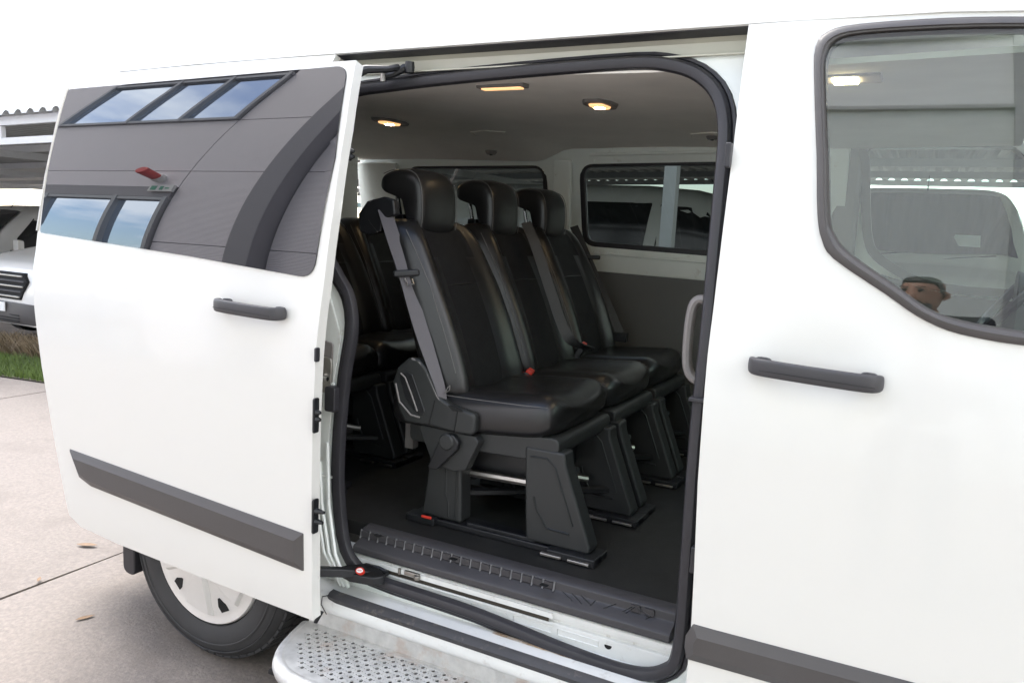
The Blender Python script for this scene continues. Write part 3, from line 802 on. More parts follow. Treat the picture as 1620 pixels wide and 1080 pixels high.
# details of the near seat only
def pp(L, y): return [Q(a, b, y=y) for a, b in L]
def slab(name, L, y0, y1, m, par, r=.01, bevel=.005, seg=3):
    P3 = [(p[0], p[2]) for p in pp(L, y0)]
    mb = MB(); mb.prism(fillet(P3, r, 4), lambda x, z: (x, y0, z), lambda x, z: (x, y1, z))
    return ob(name, mb, m, par, bevel=bevel, seg=seg)
rc = slab('recliner_cover', [(620, 604), (628, 580), (645, 566), (660, 567), (674, 582), (694, 628), (712, 641), (752, 656), (750, 690), (722, 686), (680, 675), (640, 668), (630, 650)], .232, .262, seatp, s1, .02, .010)
slab('recliner_inset', [(631, 594), (640, 586), (652, 592), (672, 650), (668, 658), (655, 650), (640, 628)], .2305, .236, darkp, rc, .008, .003)
mb = MB(); P3 = pp([(634, 590), (641, 597), (652, 626), (660, 650)], .229); mb.tube(P3, .0024, 6)
P3 = pp([(626, 606), (632, 635), (650, 656), (664, 660)], .230); mb.tube(P3, .0028, 6)
P3 = pp([(652, 567), (664, 574), (676, 592), (692, 628), (700, 638)], .236); mb.tube(P3, .0035, 6); ob('cover_edge', mb, handg, rc)
for L in ([(688, 633), (678, 672)], [(724, 650), (718, 684)]):
    mb = MB(); mb.tube(pp(L, .2315), .0016, 5); ob('cover_joint', mb, darkhole, rc)
slab('belt_slot', [(707, 640), (728, 648), (734, 652), (716, 650)], .2312, .25, darkhole, rc, .002, 0)
br = slab('seat_side_bracket', [(660, 670), (750, 690), (757, 700), (736, 744), (718, 746), (684, 735)], .246, .285, seatp, s1, .01, .008)
lv = slab('recline_lever', [(694, 697), (702, 687), (716, 688), (725, 700), (722, 712), (690, 743), (674, 741), (681, 726)], .226, .246, darkp, s1, .012, .005)
mb = MB(); q = Q(706, 699, y=.224); mb.lathe([(0, -.004), (.020, -.004), (.024, .0), (.024, .006)], q, 1, 24); ob('lever_pivot', mb, seatp, lv)
q = Q(675, 817, y=.25); mb = MB(); mb.box((q[0], .248, q[2]), (.034, .006, .008)); ob('red_tab', mb, red, s1, bevel=.002)
q = Q(640, 620, y=.30)
mb = MB(); mb.box((SX - .03, .41, FZ + .24), (.03, .03, .14)); ob('hanging_strap', mb, handg, s1)
# belt guide housing on the shoulder
hb = slab('belt_housing', [(566, 338), (580, 318), (606, 311), (622, 316), (625, 340), (605, 347), (602, 367), (582, 372), (568, 366)], .285, .312, darkp, s1, .008, .012, 3)
slab('housing_mouth', [(588, 316), (602, 313), (618, 318), (620, 330), (594, 334)], .2865, .29, darkhole, hb, .004, .001)
mb = MB(); mb.tube(pp([(583, 347), (590, 358), (598, 367)], .287), .0022, 5); mb.tube(pp([(586, 318), (587, 338)], .287), .002, 5); ob('housing_edge', mb, handg, hb)
def ribbon(name, pts, wd, across, m, par, th=.0014):
    P = [Vector(p) for p in catmull(pts, 5, False)]; A = [Vector(across)] * len(P) if not isinstance(across, list) else across
    rings = []
    for i, p in enumerate(P):
        t = (P[min(i + 1, len(P) - 1)] - P[max(0, i - 1)]).normalized(); a = Vector(across); 
        if callable(wd): w_ = wd(i / (len(P) - 1))
        else: w_ = wd
        a = (a - t * a.dot(t)).normalized(); n = t.cross(a)
        rings.append([p - a * w_ / 2 - n * th, p + a * w_ / 2 - n * th, p + a * w_ / 2 + n * th, p - a * w_ / 2 + n * th])
    mb = MB(); mb.loft(rings); return ob(name, mb, m, par, angle=30)
b1 = [Q(608, 330, y=.295), Q(622, 375, y=.275), Q(641, 432, y=.262), Q(660, 500, y=.250), Q(681, 565, y=.244), Q(697, 615, y=.242), Q(702, 642, y=.246)]
ribbon('seat_belt', b1, lambda t: .039 if t < .6 else .039 - .020 * (t - .6) / .4, (.78, .6, .25), belt, s1)
q = Q(643, 432, y=.255)
mb = MB(); mb.box(q, (.075, .012, .020), R=Matrix.Rotation(-.12, 3, 'Y') @ Matrix.Rotation(.6, 3, 'Z')); tg = ob('belt_tongue', mb, darkp, s1, bevel=.006, seg=3)
mb = MB(); q0, q1, q2, q3 = Q(640, 440, y=.25), Q(650, 440, y=.25), Q(655, 449, y=.25), Q(645, 451, y=.25)
mb.tube([q0, Q(643, 446, y=.25), q3, q2, Q(652, 441, y=.25)], .0022, 6); ob('tongue_plate', mb, chrome, tg)
mb = MB(); mb.tube([Q(703, 622, y=.24), Q(709, 612, y=.24), Q(712, 609, y=.24), Q(711, 617, y=.24), Q(706, 620, y=.24)], .0016, 5); ob('belt_loop', mb, thread, s1)
slab('inner_backrest_side', [(784, 492), (797, 498), (806, 530), (806, 606), (795, 610), (788, 560)], .66, .70, darkp, s2, .01, .008)
mb = MB(); mb.tube([Q(792, 541, y=.655), Q(800, 548, y=.655), Q(803, 575, y=.655), Q(803, 600, y=.655)], .003, 6); ob('trim_edge', mb, handg, s2)
def buckle(px, py, y, par, s=1.0, ln=.075):
    q = Vector(Q(px, py, y=y)); d = Vector((.42, .10, .9)).normalized()
    R = d.to_track_quat('Z', 'Y').to_matrix()
    mb = MB(); mb.box(q - d * ln / 2, (.05 * s, .030 * s, ln), R=R); o = ob('buckle', mb, darkp, par, bevel=.005, seg=3)
    mb = MB(); mb.box(q + d * .002, (.042 * s, .022 * s, .018), R=R); ob('release_button', mb, red, o, bevel=.003)
buckle(821, 592, .655, s1); buckle(838, 589, .675, s2); buckle(923, 546, 1.10, s3, .8)
b2 = [Q(832, 352, y=.93), Q(846, 385, y=.90), Q(866, 445, y=.885), Q(888, 510, y=.885), Q(905, 540, y=.90), Q(935, 552, y=1.0)]
ribbon('seat_belt', b2, .036, (.8, .5, .1), beltd, s2)
b3 = [Q(908, 358, y=1.60), Q(924, 395, y=1.58), Q(945, 445, y=1.55), Q(965, 490, y=1.53), Q(982, 530, y=1.52)]
ribbon('seat_belt', b3, .036, (.8, .5, .1), beltd, s3)
q = Q(937, 407, y=1.57); mb = MB(); mb.box(q, (.07, .014, .018), R=Matrix.Rotation(.5, 3, 'Z')); ob('belt_tongue', mb, darkp, s3, bevel=.005)
q = Q(982, 533, y=1.52); mb = MB(); mb.box(q, (.06, .03, .04)); ob('belt_anchor', mb, darkp, s3, bevel=.006)
q = Q(958, 407, y=1.60)

# ------------------------------------------------------------------ sliding door (open, slid back)
def sdo(x): return -.106 + .030 * (-1.0 - x) / 1.22
def sd(x, z, o=0): return (x, ys(z) + sdo(x) + o, z)
sdo_l = [(-.962, .369), (-.960, .52), (-.966, .70), (-.966, .87), (-.960, 1.08), (-.952, 1.256), (-.944, 1.444), (-.946, 1.647), (-.958, 1.816), (-1.47, 1.816), (-2.128, 1.803),
         (-2.150, 1.752), (-2.158, 1.51), (-2.172, 1.33), (-2.181, 1.22), (-2.166, 1.10), (-2.132, .90), (-2.079, .676), (-2.036, .514), (-2.012, .425), (-1.955, .397), (-1.773, .384), (-1.454, .377), (-1.195, .372)]
win = fillet([(-2.152, 1.330), (-1.448, 1.297), (-.986, 1.268), (-.960, 1.569), (-.978, 1.803), (-2.135, 1.789), (-2.146, 1.55)], [.008, 0, .05, 0, .04, .008, 0], 6)
mb = sheet(sdo_l, [[(-2.115, 1.365), (-1.45, 1.335), (-1.03, 1.315), (-1.005, 1.57), (-1.02, 1.765), (-2.10, 1.752)]], lambda x, z: sd(x, z), .026)
sdoor = ob('sliding_door', mb, white, van, solid=.03, off=-1)
# make sure the thickness goes into the van
def fix_solid(o, towards):
    me = o.data; n = sum((p.normal * p.area for p in me.polygons), Vector())
    if n.dot(Vector(towards)) < 0: me.flip_normals()
for o_ in (sdoor,): fix_solid(o_, (0, -1, 0))
mb = sheet(win, [], lambda x, z: sd(x, z, -.004), .025)
gl_ = ob('door_window', mb, privacy, sdoor, angle=180); fix_solid(gl_, (0, -1, 0))
mb = MB(); mb.loft([[sd(x, z, -.004) for x, z in win], [sd(x, z, .004) for x, z in win]], caps=False); ob('glass_rim', mb, rubber, sdoor)
mb = MB(); mb.tube([sd(-2.145, 1.795, -.001), sd(-2.152, 1.70, -.001), sd(-2.158, 1.51, -.001), sd(-2.171, 1.335, -.001)], .005, 6); ob('glass_edge', mb, steel, sdoor)
# chunky side moulding
def moulding(name, poly, fn, par, h=.015, ch=.022):
    """poly (x,z) counter-clockwise from lower left; raised with a bevelled face"""
    c = np.mean(poly, axis=0); pr = [np.array(p) for p in poly]; k = len(pr); inn = []
    for i in range(k):
        e0 = pr[i] - pr[i - 1]; e1 = pr[(i + 1) % k] - pr[i]
        n0 = np.array([-e0[1], e0[0]]) / np.hypot(*e0); n1 = np.array([-e1[1], e1[0]]) / np.hypot(*e1)
        bis = (n0 + n1); bis /= max(.5, bis @ n0); inn.append(pr[i] + bis * ch)
    A = dens([tuple(p) for p in pr], .2); B_ = []
    mb = MB()
    mb.loft([[fn(x, z, .004) for x, z in pr], [fn(x, z, -.003) for x, z in pr], [fn(x, z, -h) for x, z in inn]], caps=True)
    return ob(name, mb, trimm, par, bevel=.003, seg=3, angle=20)
moulding('side_moulding', [(-1.885, .548), (-.989, .502), (-.992, .605), (-1.995, .650), (-1.945, .566)], lambda x, z, o: sd(x, z, o), sdoor)
def door_handle(par, x0, x1, z0, z1, fn, name='door_handle'):
    mb = MB(); pts = []; L = x1 - x0
    for t, d in ((0.0, -.002), (.012, -.020), (.05, -.036), (.14, -.042), (.5, -.045), (.86, -.042), (.95, -.036), (.988, -.020), (1.0, -.002)):
        x = x0 + L * t; z = z0 + (z1 - z0) * t; pts.append(fn(x, z, d))
    sect = [(math.copysign(abs(math.cos(a)) ** .6, math.cos(a)) * .0175, math.copysign(abs(math.sin(a)) ** .6, math.sin(a)) * .0085) for a in np.linspace(0, 2 * PI, 17)[:-1]]
    mb.tube(pts, [.86, .95, 1, 1, 1, 1, 1, .95, .86], sect=sect, up=(0, 0, 1))
    h_ = ob(name, mb, plastic, par, sub=1, angle=180)
    for t in (.0, .82):
        mb = MB()
        xa, xb = x0 + L * t + .004, x0 + L * (t + .18) - .004; zm = z0 + (z1 - z0) * (t + .09)
        mb.prism(fillet([(xa, zm - .0185), (xb, zm - .016), (xb, zm + .015), (xa, zm + .0165)], .012, 4), lambda x, z: fn(x, z, .002), lambda x, z: fn(x, z, -.010)); ob('handle_base', mb, plastic, h_, bevel=.002)
    mb = MB(); mb.tube([fn(x0 + L * t, z0 + (z1 - z0) * t - .004, -.0545) for t in (.1, .3, .5, .7, .97)], .0008, 4); ob('handle_seam', mb, darkhole, h_)
    return h_
door_handle(sdoor, -1.300, -1.064, 1.179, 1.173, lambda x, z, o: sd(x, z, o))
# fittings on the leading edge of the door
def fit(name, px, py, sx, sz, m, pins=()):
    q = Q(px, py, x=-.952); mb = MB(); mb.prism(fillet([(-sx, -sz), (sx, -sz), (sx, sz), (-sx, sz)], min(sx, sz) * .6, 4), lambda a, b: (-.956, q[1] + a, q[2] + b), lambda a, b: (-.950, q[1] + a, q[2] + b))
    o = ob(name, mb, m, sdoor, bevel=.0015)
    for dz, ln in pins:
        mb = MB(); mb.tube([(-.951, q[1], q[2] + dz), (-.951 + ln * .6, q[1] + .002, q[2] + dz), (-.951 + ln, q[1] + .002, q[2] + dz)], [.009, .006, .004], 8); ob('locating_pin', mb, darkp, o)
fit('edge_plug', 502, 561, .008, .018, rubber)
fit('latch', 500, 657, .010, .045, darkp, ((.008, .012), (-.010, .012)))
fit('locator_plate', 499, 816, .011, .046, darkp, ((.014, .026), (-.014, .022)))
fit('hinge_clip', 553, 243, .008, .018, darkp, ((.006, .012), (-.008, .012)))
# upper roller arm and lower roller arm
ua = MB(); P3 = [Q(558, 118, y=.05), Q(580, 110, y=.075), Q(612, 110, y=.12), Q(630, 107, y=.155)]
ua.tube(P3, [.016, .011, .009, .009], 8); arm = ob('upper_arm', ua, darkp, sdoor, bevel=0)
mb = MB(); mb.tube([Q(604, 122, y=.15), Q(622, 118, y=.155), Q(640, 108, y=.165), Q(652, 107, y=.17)], [.008, .009, .012, .009], 8); mb.lathe([(0, -.014), (.012, -.014), (.014, 0), (.012, .014), (0, .014)], Q(648, 107, y=.165), 2, 14); ob('roller', mb, darkp, arm)
mb = MB(); mb.lathe([(0, -.02), (.007, -.02), (.007, .016), (0, .016)], Q(606, 117, y=.145), 2, 10); ob('pivot_pin', mb, steel, arm)
la = MB(); P3 = [Q(500, 903, y=-.06), Q(535, 904, y=-.02), Q(566, 906, y=.03), Q(590, 908, y=.06)]
la.tube(P3, 1, sect=[(-.011, -.012), (.011, -.012), (.013, 0), (.011, .012), (-.011, .012), (-.013, 0)], up=(0, 0, 1)); arm = ob('lower_arm', la, darkp, sdoor, bevel=.003)
mb = MB(); q = Q(580, 905, y=.055)
mb.prism(fillet([(q[0] - .075, -.0), (q[0] - .02, -.015), (q[0] + .05, .0), (q[0] + .07, .03), (q[0] + .02, .06), (q[0] - .05, .055)], .012, 4), lambda x, y: (x, y + .02, q[2] - .014), lambda x, y: (x, y + .02, q[2] + .010)); ap = ob('arm_plate', mb, darkp, arm, bevel=.004, seg=3)
mb = MB(); mb.tube([Q(552, 890, y=.08), Q(560, 898, y=.075), Q(580, 893, y=.08), Q(600, 898, y=.085), Q(612, 905, y=.09)], .006, 6); mb.box(Q(605, 905, y=.085), (.03, .02, .014)); ob('arm_spring', mb, darkp, arm)
mb = MB(); mb.lathe([(0, -.01), (.007, -.01), (.007, .012), (0, .012)], Q(559, 893, y=.07), 2, 10); mb.lathe([(0, -.008), (.004, -.008), (.004, .008), (0, .008)], Q(632, 903, y=.093), 2, 10); ob('arm_bolt', mb, steel, arm)
q = Vector(Q(569, 902, y=.012)); su, sv, sn = Vector((1, .12, 0)).normalized(), Vector((-.05, .72, .69)).normalized(), Vector((0, -.69, .72)).normalized()
def sp(a, b, d): return tuple(q + su * a + sv * b + sn * d)
mb = MB(); mb.prism([(.0125 * math.cos(a), .0095 * math.sin(a)) for a in np.linspace(0, 2 * PI, 25)[:-1]], lambda a, b: sp(a, b, -.008), lambda a, b: sp(a, b, .0)); st_ = ob('warning_sticker', mb, red, ap)
mb = MB(); mb.prism([(.0095 * math.cos(a), .0064 * math.sin(a)) for a in np.linspace(0, 2 * PI, 25)[:-1]], lambda a, b: sp(a, b, .0), lambda a, b: sp(a, b, .0008))
for v in np.linspace(-.005, .005, 4): mb.prism([(v - .0008, -.002), (v + .0008, -.002), (v + .0008, .002), (v - .0008, .002)], lambda a, b: sp(a, b, .0008), lambda a, b: sp(a, b, .0012), 1)
ob('sticker_face', mb, [signw, red], ap)
q = Q(652, 908, y=.095)
mb = MB(); mb.box((q[0], .096, q[2]), (.05, .010, .012)); mb.lathe([(0, -.006), (.009, -.006), (.009, .006), (0, .006)], (q[0] + .02, .09, q[2] - .002), 2, 12); ob('rail_carriage', mb, steel, sdoor, bevel=.002)

# ------------------------------------------------------------------ front passenger door
def fdp(x, z, o=0):
    yaw = .022 * max(0, x - .05)
    d = 0
    e = ((x - .205) / .085) ** 2 + ((z - 1.178) / .055) ** 2
    if e < 6: d = .014 * math.exp(-e * .8)
    return (x, ys(z) + yaw + o + d, z)
fw_o = [(.476, 1.845), (.353, 1.852), (.199, 1.851), (.142, 1.839), (.123, 1.808), (.130, 1.736), (.154, 1.584), (.169, 1.473), (.183, 1.424), (.209, 1.389), (.305, 1.330), (.362, 1.294), (.416, 1.272), (.477, 1.262), (.534, 1.258), (.62, 1.256), (.9, 1.262), (1.03, 1.275), (.98, 1.35), (.62, 1.80), (.56, 1.835)]
fw_i = [(.478, 1.822), (.356, 1.828), (.214, 1.828), (.163, 1.818), (.147, 1.787), (.151, 1.735), (.175, 1.584), (.191, 1.473), (.204, 1.435), (.236, 1.400), (.325, 1.343), (.381, 1.307), (.434, 1.291), (.50, 1.283), (.55, 1.280), (.62, 1.279), (.87, 1.284), (.985, 1.295), (.95, 1.345), (.605, 1.785), (.55, 1.813)]
fw_o = catmull(fw_o, 3); fw_i = catmull(fw_i, 3)
fd_out = [(.004, .39), (.004, .60), (.0, .72), (-.008, .91), (-.012, 1.18), (-.010, 1.39), (-.010, 1.58), (-.018, 1.866), (.35, 1.868), (.60, 1.855), (.70, 1.78), (1.08, 1.30), (1.12, 1.15), (1.12, .39)]
mb = sheet(fd_out, [[(a[0] * .4 + b[0] * .6, a[1] * .4 + b[1] * .6) for a, b in zip(fw_o, fw_i)]], lambda x, z: fdp(x, z), .03)
fdoor = ob('front_door', mb, white, van, solid=.035, off=-1, bevel=.003); fix_solid(fdoor, (0, -1, 0))
k_ = len(fw_o); mb = MB()
rings = []
for i in range(k_):
    a, b = np.array(fw_o[i]), np.array(fw_i[i]); R_ = []
    for t, o in ((0, .004), (0, -.004), (.25, -.009), (.6, -.010), (.66, -.006), (.80, -.005), (1.0, .008), (1.04, .03)):
        x, z = a + (b - a) * t; y0 = fdp(x, z, 0); R_.append((x, ys(z) + .022 * max(0, x - .05) + o, z))
    rings.append(R_)
rings.append(rings[0]); mb.loft(rings, caps=False, closed=False); ob('window_frame', mb, trimm, fdoor, angle=50)
mb = sheet(fw_i, [], lambda x, z: (x, .024 + .028 * (z - 1.28) + .25 * max(0, z - 1.28) ** 2 + .022 * max(0, x - .05) + .020, z), .03)
ob('front_window', mb, cleargl, fdoor, angle=180)
moulding('side_moulding', [(.0, .513), (1.10, .513), (1.10, .595), (.008, .596), (-.006, .565), (-.006, .54)], lambda x, z, o: (x, ys(z) + .022 * max(0, x - .05) + o, z), fdoor)
door_handle(fdoor, .078, .317, 1.172, 1.164, lambda x, z, o: (x, ys(z) + .004 + o, z))
# hardware on the door's rear edge
for a, b, h_ in ((1104, 632, .03), (1163, 250, .05), (1102, 880, .06)):
    q = Q(a, b, x=-.012); mb = MB(); mb.box((-.014, .05, q[2]), (.012, .02, h_)); ob('edge_clip', mb, rubber, fdoor, bevel=.003)
# seal clip band on the front upright
mb = MB(); q = Q(1108, 632, y=.06); mb.box((-.036, .062, q[2]), (.036, .034, .010)); ob('seal_band', mb, rubber, van, bevel=.003)
# inside grab handle at the B-pillar
gy = .12
gq = [Q(a, b, y=gy) for a, b in ((1124, 476), (1106, 474), (1096, 486), (1090, 520), (1087, 570), (1092, 592), (1104, 602), (1120, 606))]
mb = MB(); mb.tube([(p[0], p[1], p[2]) for p in catmull([(p[0], p[1], p[2]) for p in gq], 4, False)], 1, sect=[(.014 * math.cos(a), .011 * math.sin(a)) for a in np.linspace(0, 2 * PI, 11)[:-1]], up=(0, 1, 0))
ob('grab_handle', mb, handg, van)
# B-pillar inner trim
mb = MB(); mb.prism([(-.035, .50), (.10, .50), (.13, 1.0), (.12, 1.80), (-.03, 1.80), (-.02, 1.2)], lambda x, z: (x, ys(z) + .10, z), lambda x, z: (x, ys(z) + .15, z)); ob('b_pillar_trim', mb, trimgrey, van, bevel=.01)

# ------------------------------------------------------------------ cab beyond the front window
farD_o = [(-.0, .5), (1.12, .5), (1.12, 1.2), (.72, 1.78), (.60, 1.84), (-.0, 1.84)]
farwin = catmull([(.11, 1.79), (.12, 1.735), (.135, 1.58), (.155, 1.45), (.19, 1.385), (.28, 1.325), (.36, 1.29), (.48, 1.272), (.62, 1.27), (.95, 1.275), (.98, 1.33), (.66, 1.76), (.59, 1.80), (.45, 1.812), (.18, 1.812)], 3)
mb = sheet(farD_o, [farwin], lambda x, z: (x, 1.93 - ys(z), z), .06); fd2 = ob('driver_door', mb, whitein, van, solid=.04, off=1)
mb = MB(); mb.tube([(x, 1.925 - ys(z), z) for x, z in farwin], 1, closed=True, sect=[(-.01, -.02), (.01, -.02), (.012, .014), (-.012, .014)], up=(0, 1, 0)); ob('window_frame', mb, trimgrey, fd2)
mb = sheet(farwin, [], lambda x, z: (x, 1.945 - ys(z), z), .1); ob('driver_window', mb, glass('pale_side_glass', (.80, .86, .83), 1.4), fd2)
mb = sheet([(.0, .55), (1.1, .55), (1.1, 1.22), (.45, 1.25), (.02, 1.36)], [], lambda x, z: (x, 1.90 - ys(z), z), .1); ob('door_card', mb, trimgrey, fd2, solid=.02)
mb = MB(); mb.box((.06, 1.84, 1.2), (.10, .08, 1.25)); ob('b_pillar_trim', mb, handg, van, bevel=.02)
mb = MB(); mb.prism(fillet([(.70, .70), (1.25, .70), (1.35, 1.17), (1.02, 1.20), (.80, 1.08)], .05, 4), lambda x, z: (x, .16, z), lambda x, z: (x, 1.82, z)); ob('dashboard', mb, trimgrey, van, bevel=.02)
sw = MB(); ctr = Vector(Q(1618, 458, y=1.45)); ax = Vector((-.80, 0, .6)).normalized(); u_ = Vector((0, 1, 0)); v_ = ax.cross(u_)
sw.tube([ctr + (u_ * math.cos(a) + v_ * math.sin(a)) * .185 for a in np.linspace(0, 2 * PI, 29)[:-1]], .015, 8, True)
for a in (0, PI, -PI / 2): sw.tube([ctr - ax * .02, ctr + (u_ * math.cos(a) + v_ * math.sin(a)) * .18], .014, 6)
sw.lathe([(0, .02), (.05, .015), (.06, -.02), (0, -.02)], tuple(ctr), 0, 16); ob('steering_wheel', sw, darkp, van)
p = Q(1338, 122, z=1.815); e = empty('cab_lamp', p, parent=van)
mb = MB(); mb.box((p[0], p[1], p[2] - .002), (.16, .10, .012)); ob('lamp_base', mb, handg, e, bevel=.004)
mb = MB(); mb.box((p[0], p[1], p[2] - .010), (.055, .06, .006)); ob('lamp_lens', mb, lampw, e, bevel=.002)
# front seats: cushions stay below the window line
for yc in (.55, 1.45):
    mb = make_backrest(); mb.v = [(-.22 + x, yc + y, FZ + .05 + z * .80) for x, y, z in mb.v]
# nose of the van, beyond the picture's right edge
NX0 = 2.42
def nose_ring(x, zt, w, zb=.30):
    ring = []; zm = min(.9, zb + (zt - zb) * .6); n = 4.2
    for t in np.linspace(0, PI, 25):
        c, s_ = math.cos(t), math.sin(t)
        ring.append((x, .99 - w * math.copysign(abs(c) ** (2 / n), c), zm + (zt - zm) * abs(s_) ** (2 / n)))
    return [(x, .99 - w * .97, zb)] + ring + [(x, .99 + w * .97, zb)]
mb = MB(); mb.loft([nose_ring(x, zt, w) for x, zt, w in ((1.125, 1.22, .962), (1.4, 1.15, .965), (1.8, 1.08, .955), (2.1, 1.02, .93), (2.28, .95, .88), (2.38, .85, .80), (2.42, .6, .7))], caps=True)
ob('front_body', mb, white, van, angle=60)
mb = MB(); mb.add([(.60, .28, 1.87), (.60, 1.70, 1.87), (1.36, 1.84, 1.16), (1.36, .14, 1.16)], [(0, 1, 2, 3)]); ob('windscreen', mb, cleargl, van, solid=.005)
for y0, y1 in ((.17, .10), (1.81, 1.88)):
    mb = MB(); mb.tube([(.55, y0, 1.868), (.75, y0 - .01 if y0 < 1 else y0 + .01, 1.72), (1.2, y1, 1.26), (1.38, y1, 1.1)], .038, 8); ob('windscreen_pillar', mb, white, van)
mb = MB(); mb.box((1.12, .99, .8), (.03, 1.7, .75)); ob('firewall', mb, darkp, van)

# ------------------------------------------------------------------ wheels
def wheel(xc, ysign, yo, z, par, lab=None, nx=0):
    R = z; e = empty('wheel', (xc, yo, z), parent=par)
    def Y(d): return yo + ysign * d
    mb = MB()
    prof = [(.225, .035), (.232, .012), (.255, .0), (.29, .001), (.318, .010), (.333, .026), (R - .007, .045), (R - .007, .17), (.333, .195), (.30, .215), (.24, .21), (.225, .19)]
    rings = []
    mb.lathe([(r, ysign * h) for r, h in prof], (xc, yo, z), 1, 64); ob('tyre', mb, tyre, e, angle=30)
    mb = MB(); ring = [(.205, .03), (.262, -.0008), (.266, -.0015), (.270, -.0008)]
    mb.lathe([(r, ysign * h) for r, h in ((.285, -.0003), (.287, -.0018), (.290, -.0018), (.292, -.0003))], (xc, yo, z), 1, 64)
    mb.lathe([(r, ysign * h) for r, h in ((.312, .006), (.3135, .0040), (.316, .0045), (.317, .008))], (xc, yo, z), 1, 64); ob('sidewall_ring', mb, tyre, e)
    mb = MB(); nT = 58
    for i in range(nT):
        a0 = 2 * PI * i / nT
        for (ya, yb, sk) in ((.030, .072, .30), (.077, .105, -.25), (.110, .138, .25), (.143, .186, -.30)):
            vs = []
            for rr in (R - .012, R + .0005):
                for yy, da in ((ya, 0), (yb, sk)):
                    for f in (.06, .86):
                        a = a0 + (f + da) * 2 * PI / nT; r2 = rr - (.008 if (yy in (.030, .186)) else 0)
                        vs.append((xc + r2 * math.cos(a), Y(yy), z + r2 * math.sin(a)))
            mb.add(vs, [(4, 5, 7, 6), (0, 4, 6, 2), (1, 3, 7, 5), (0, 1, 5, 4), (2, 6, 7, 3)])
    ob('tread_blocks', mb, tyre, e, kind='stuff', angle=20)
    mb = MB()
    mb.lathe([(r, ysign * h) for r, h in ((.0, -.014), (.030, -.014), (.036, -.010), (.045, -.004), (.10, .000), (.16, .004), (.195, .012), (.208, .010), (.222, .008), (.226, .014), (.226, .03))], (xc, yo, z), 1, 64)
    cv = ob('wheel_cover', mb, cover, e, angle=40)
    for i in range(5):
        a = math.radians(-98) + i * 2 * PI / 5
        def W(r, t, d): return (xc + r * math.cos(a + t), yo + ysign * d, z + r * math.sin(a + t))
        mb = MB(); mb.loft([[W(.055, -.42, .0), W(.12, -.40, .003), W(.196, -.33, .012), W(.200, .33, .012), W(.12, .40, .003), W(.055, .42, .0)],
                            [W(.066, -.30, -.016), W(.125, -.31, -.015), W(.186, -.27, -.004), W(.190, .27, -.004), W(.125, .31, -.015), W(.066, .30, -.016)]]); ob('cover_spoke', mb, cover, cv, bevel=.003, seg=2)
        b_ = a + PI / 5
        def W2_(r, t, d): return (xc + r * math.cos(b_ + t), yo + ysign * d, z + r * math.sin(b_ + t))
        mb = MB(); L2 = fillet([(.140, -.02), (.165, -.11), (.188, -.09), (.188, .09), (.165, .11), (.140, .02)], .006, 3)
        mb.prism(L2, lambda r, t: W2_(r, t, .012), lambda r, t: W2_(r, t, .0015 + (r - .150) * .16)); ob('cover_opening', mb, darkhole, cv)
    mb = MB(); mb.lathe([(.024, ysign * -.0135), (.026, ysign * -.019), (.032, ysign * -.019), (.035, ysign * -.012)], (xc, yo, z), 1, 28); ob('centre_ring', mb, cover, cv)
    mb = MB(); mb.lathe([(.0, .12 * ysign), (.21, .10 * ysign), (.226, .03 * ysign)], (xc, yo, z), 1, 32); ob('rim', mb, darkp, e)
    return e
wheel(HX, 1, .052, .351, van)
wheel(HX, -1, 1.918, .343, van)
wheel(1.40, 1, .062, .343, van); wheel(1.40, -1, 1.918, .343, van)
mb = MB(); mb.prism(fillet([(-1.930, .205), (-1.87, .195), (-1.87, .46), (-1.930, .46)], .03, 4), lambda x, z: (x, .05, z), lambda x, z: (x, .26, z)); ob('mud_flap', mb, rubber, van, bevel=.006)
mb = MB(); mb.box((-1.09, .085, .315), (.05, .05, .10)); mb.tube([(-1.06, .06, .35), (-1.055, .05, .31), (-1.08, .05, .26)], .012, 6); ob('sill_end_cap', mb, darkp, van, bevel=.008)

# ------------------------------------------------------------------ galvanised running board
PZ = .266
board = empty('running_board', (-.1, -.08, PZ), parent=van)
pl = [(-1.10, .042), (-1.085, -.02), (-1.062, -.085), (-1.035, -.128), (-1.0, -.158), (-.955, -.176), (-.90, -.182), (.95, -.182), (.95, .042)]
hol = []
def ngon(c, r, n): return [(c[0] + r * math.cos(2 * PI * i / n + .3), c[1] + r * math.sin(2 * PI * i / n + .3)) for i in range(n)]
plc = catmull(pl[:7], 4, False) + pl[7:]
ins = shrink(plc, .02) if inside((0, -.1), plc) else plc
row = 0; yy = -.150
big = []
while yy < .030:
    xx = -1.05 + (.0165 if row % 2 else 0)
    while xx < .15:
        if inside((xx - .03, yy - .006), plc) and inside((xx - .02, yy - .02), plc): big.append((xx, yy))
        xx += .033
    yy += .0165; row += 1
holes = []
for i, (xx, yy) in enumerate(big):
    holes.append(ngon((xx, yy), .0057, 7))
    for dx in (-.0105, .0105):
        holes.append(ngon((xx + dx, yy + .0015 * (1 if dx > 0 else -1)), .0023, 4))
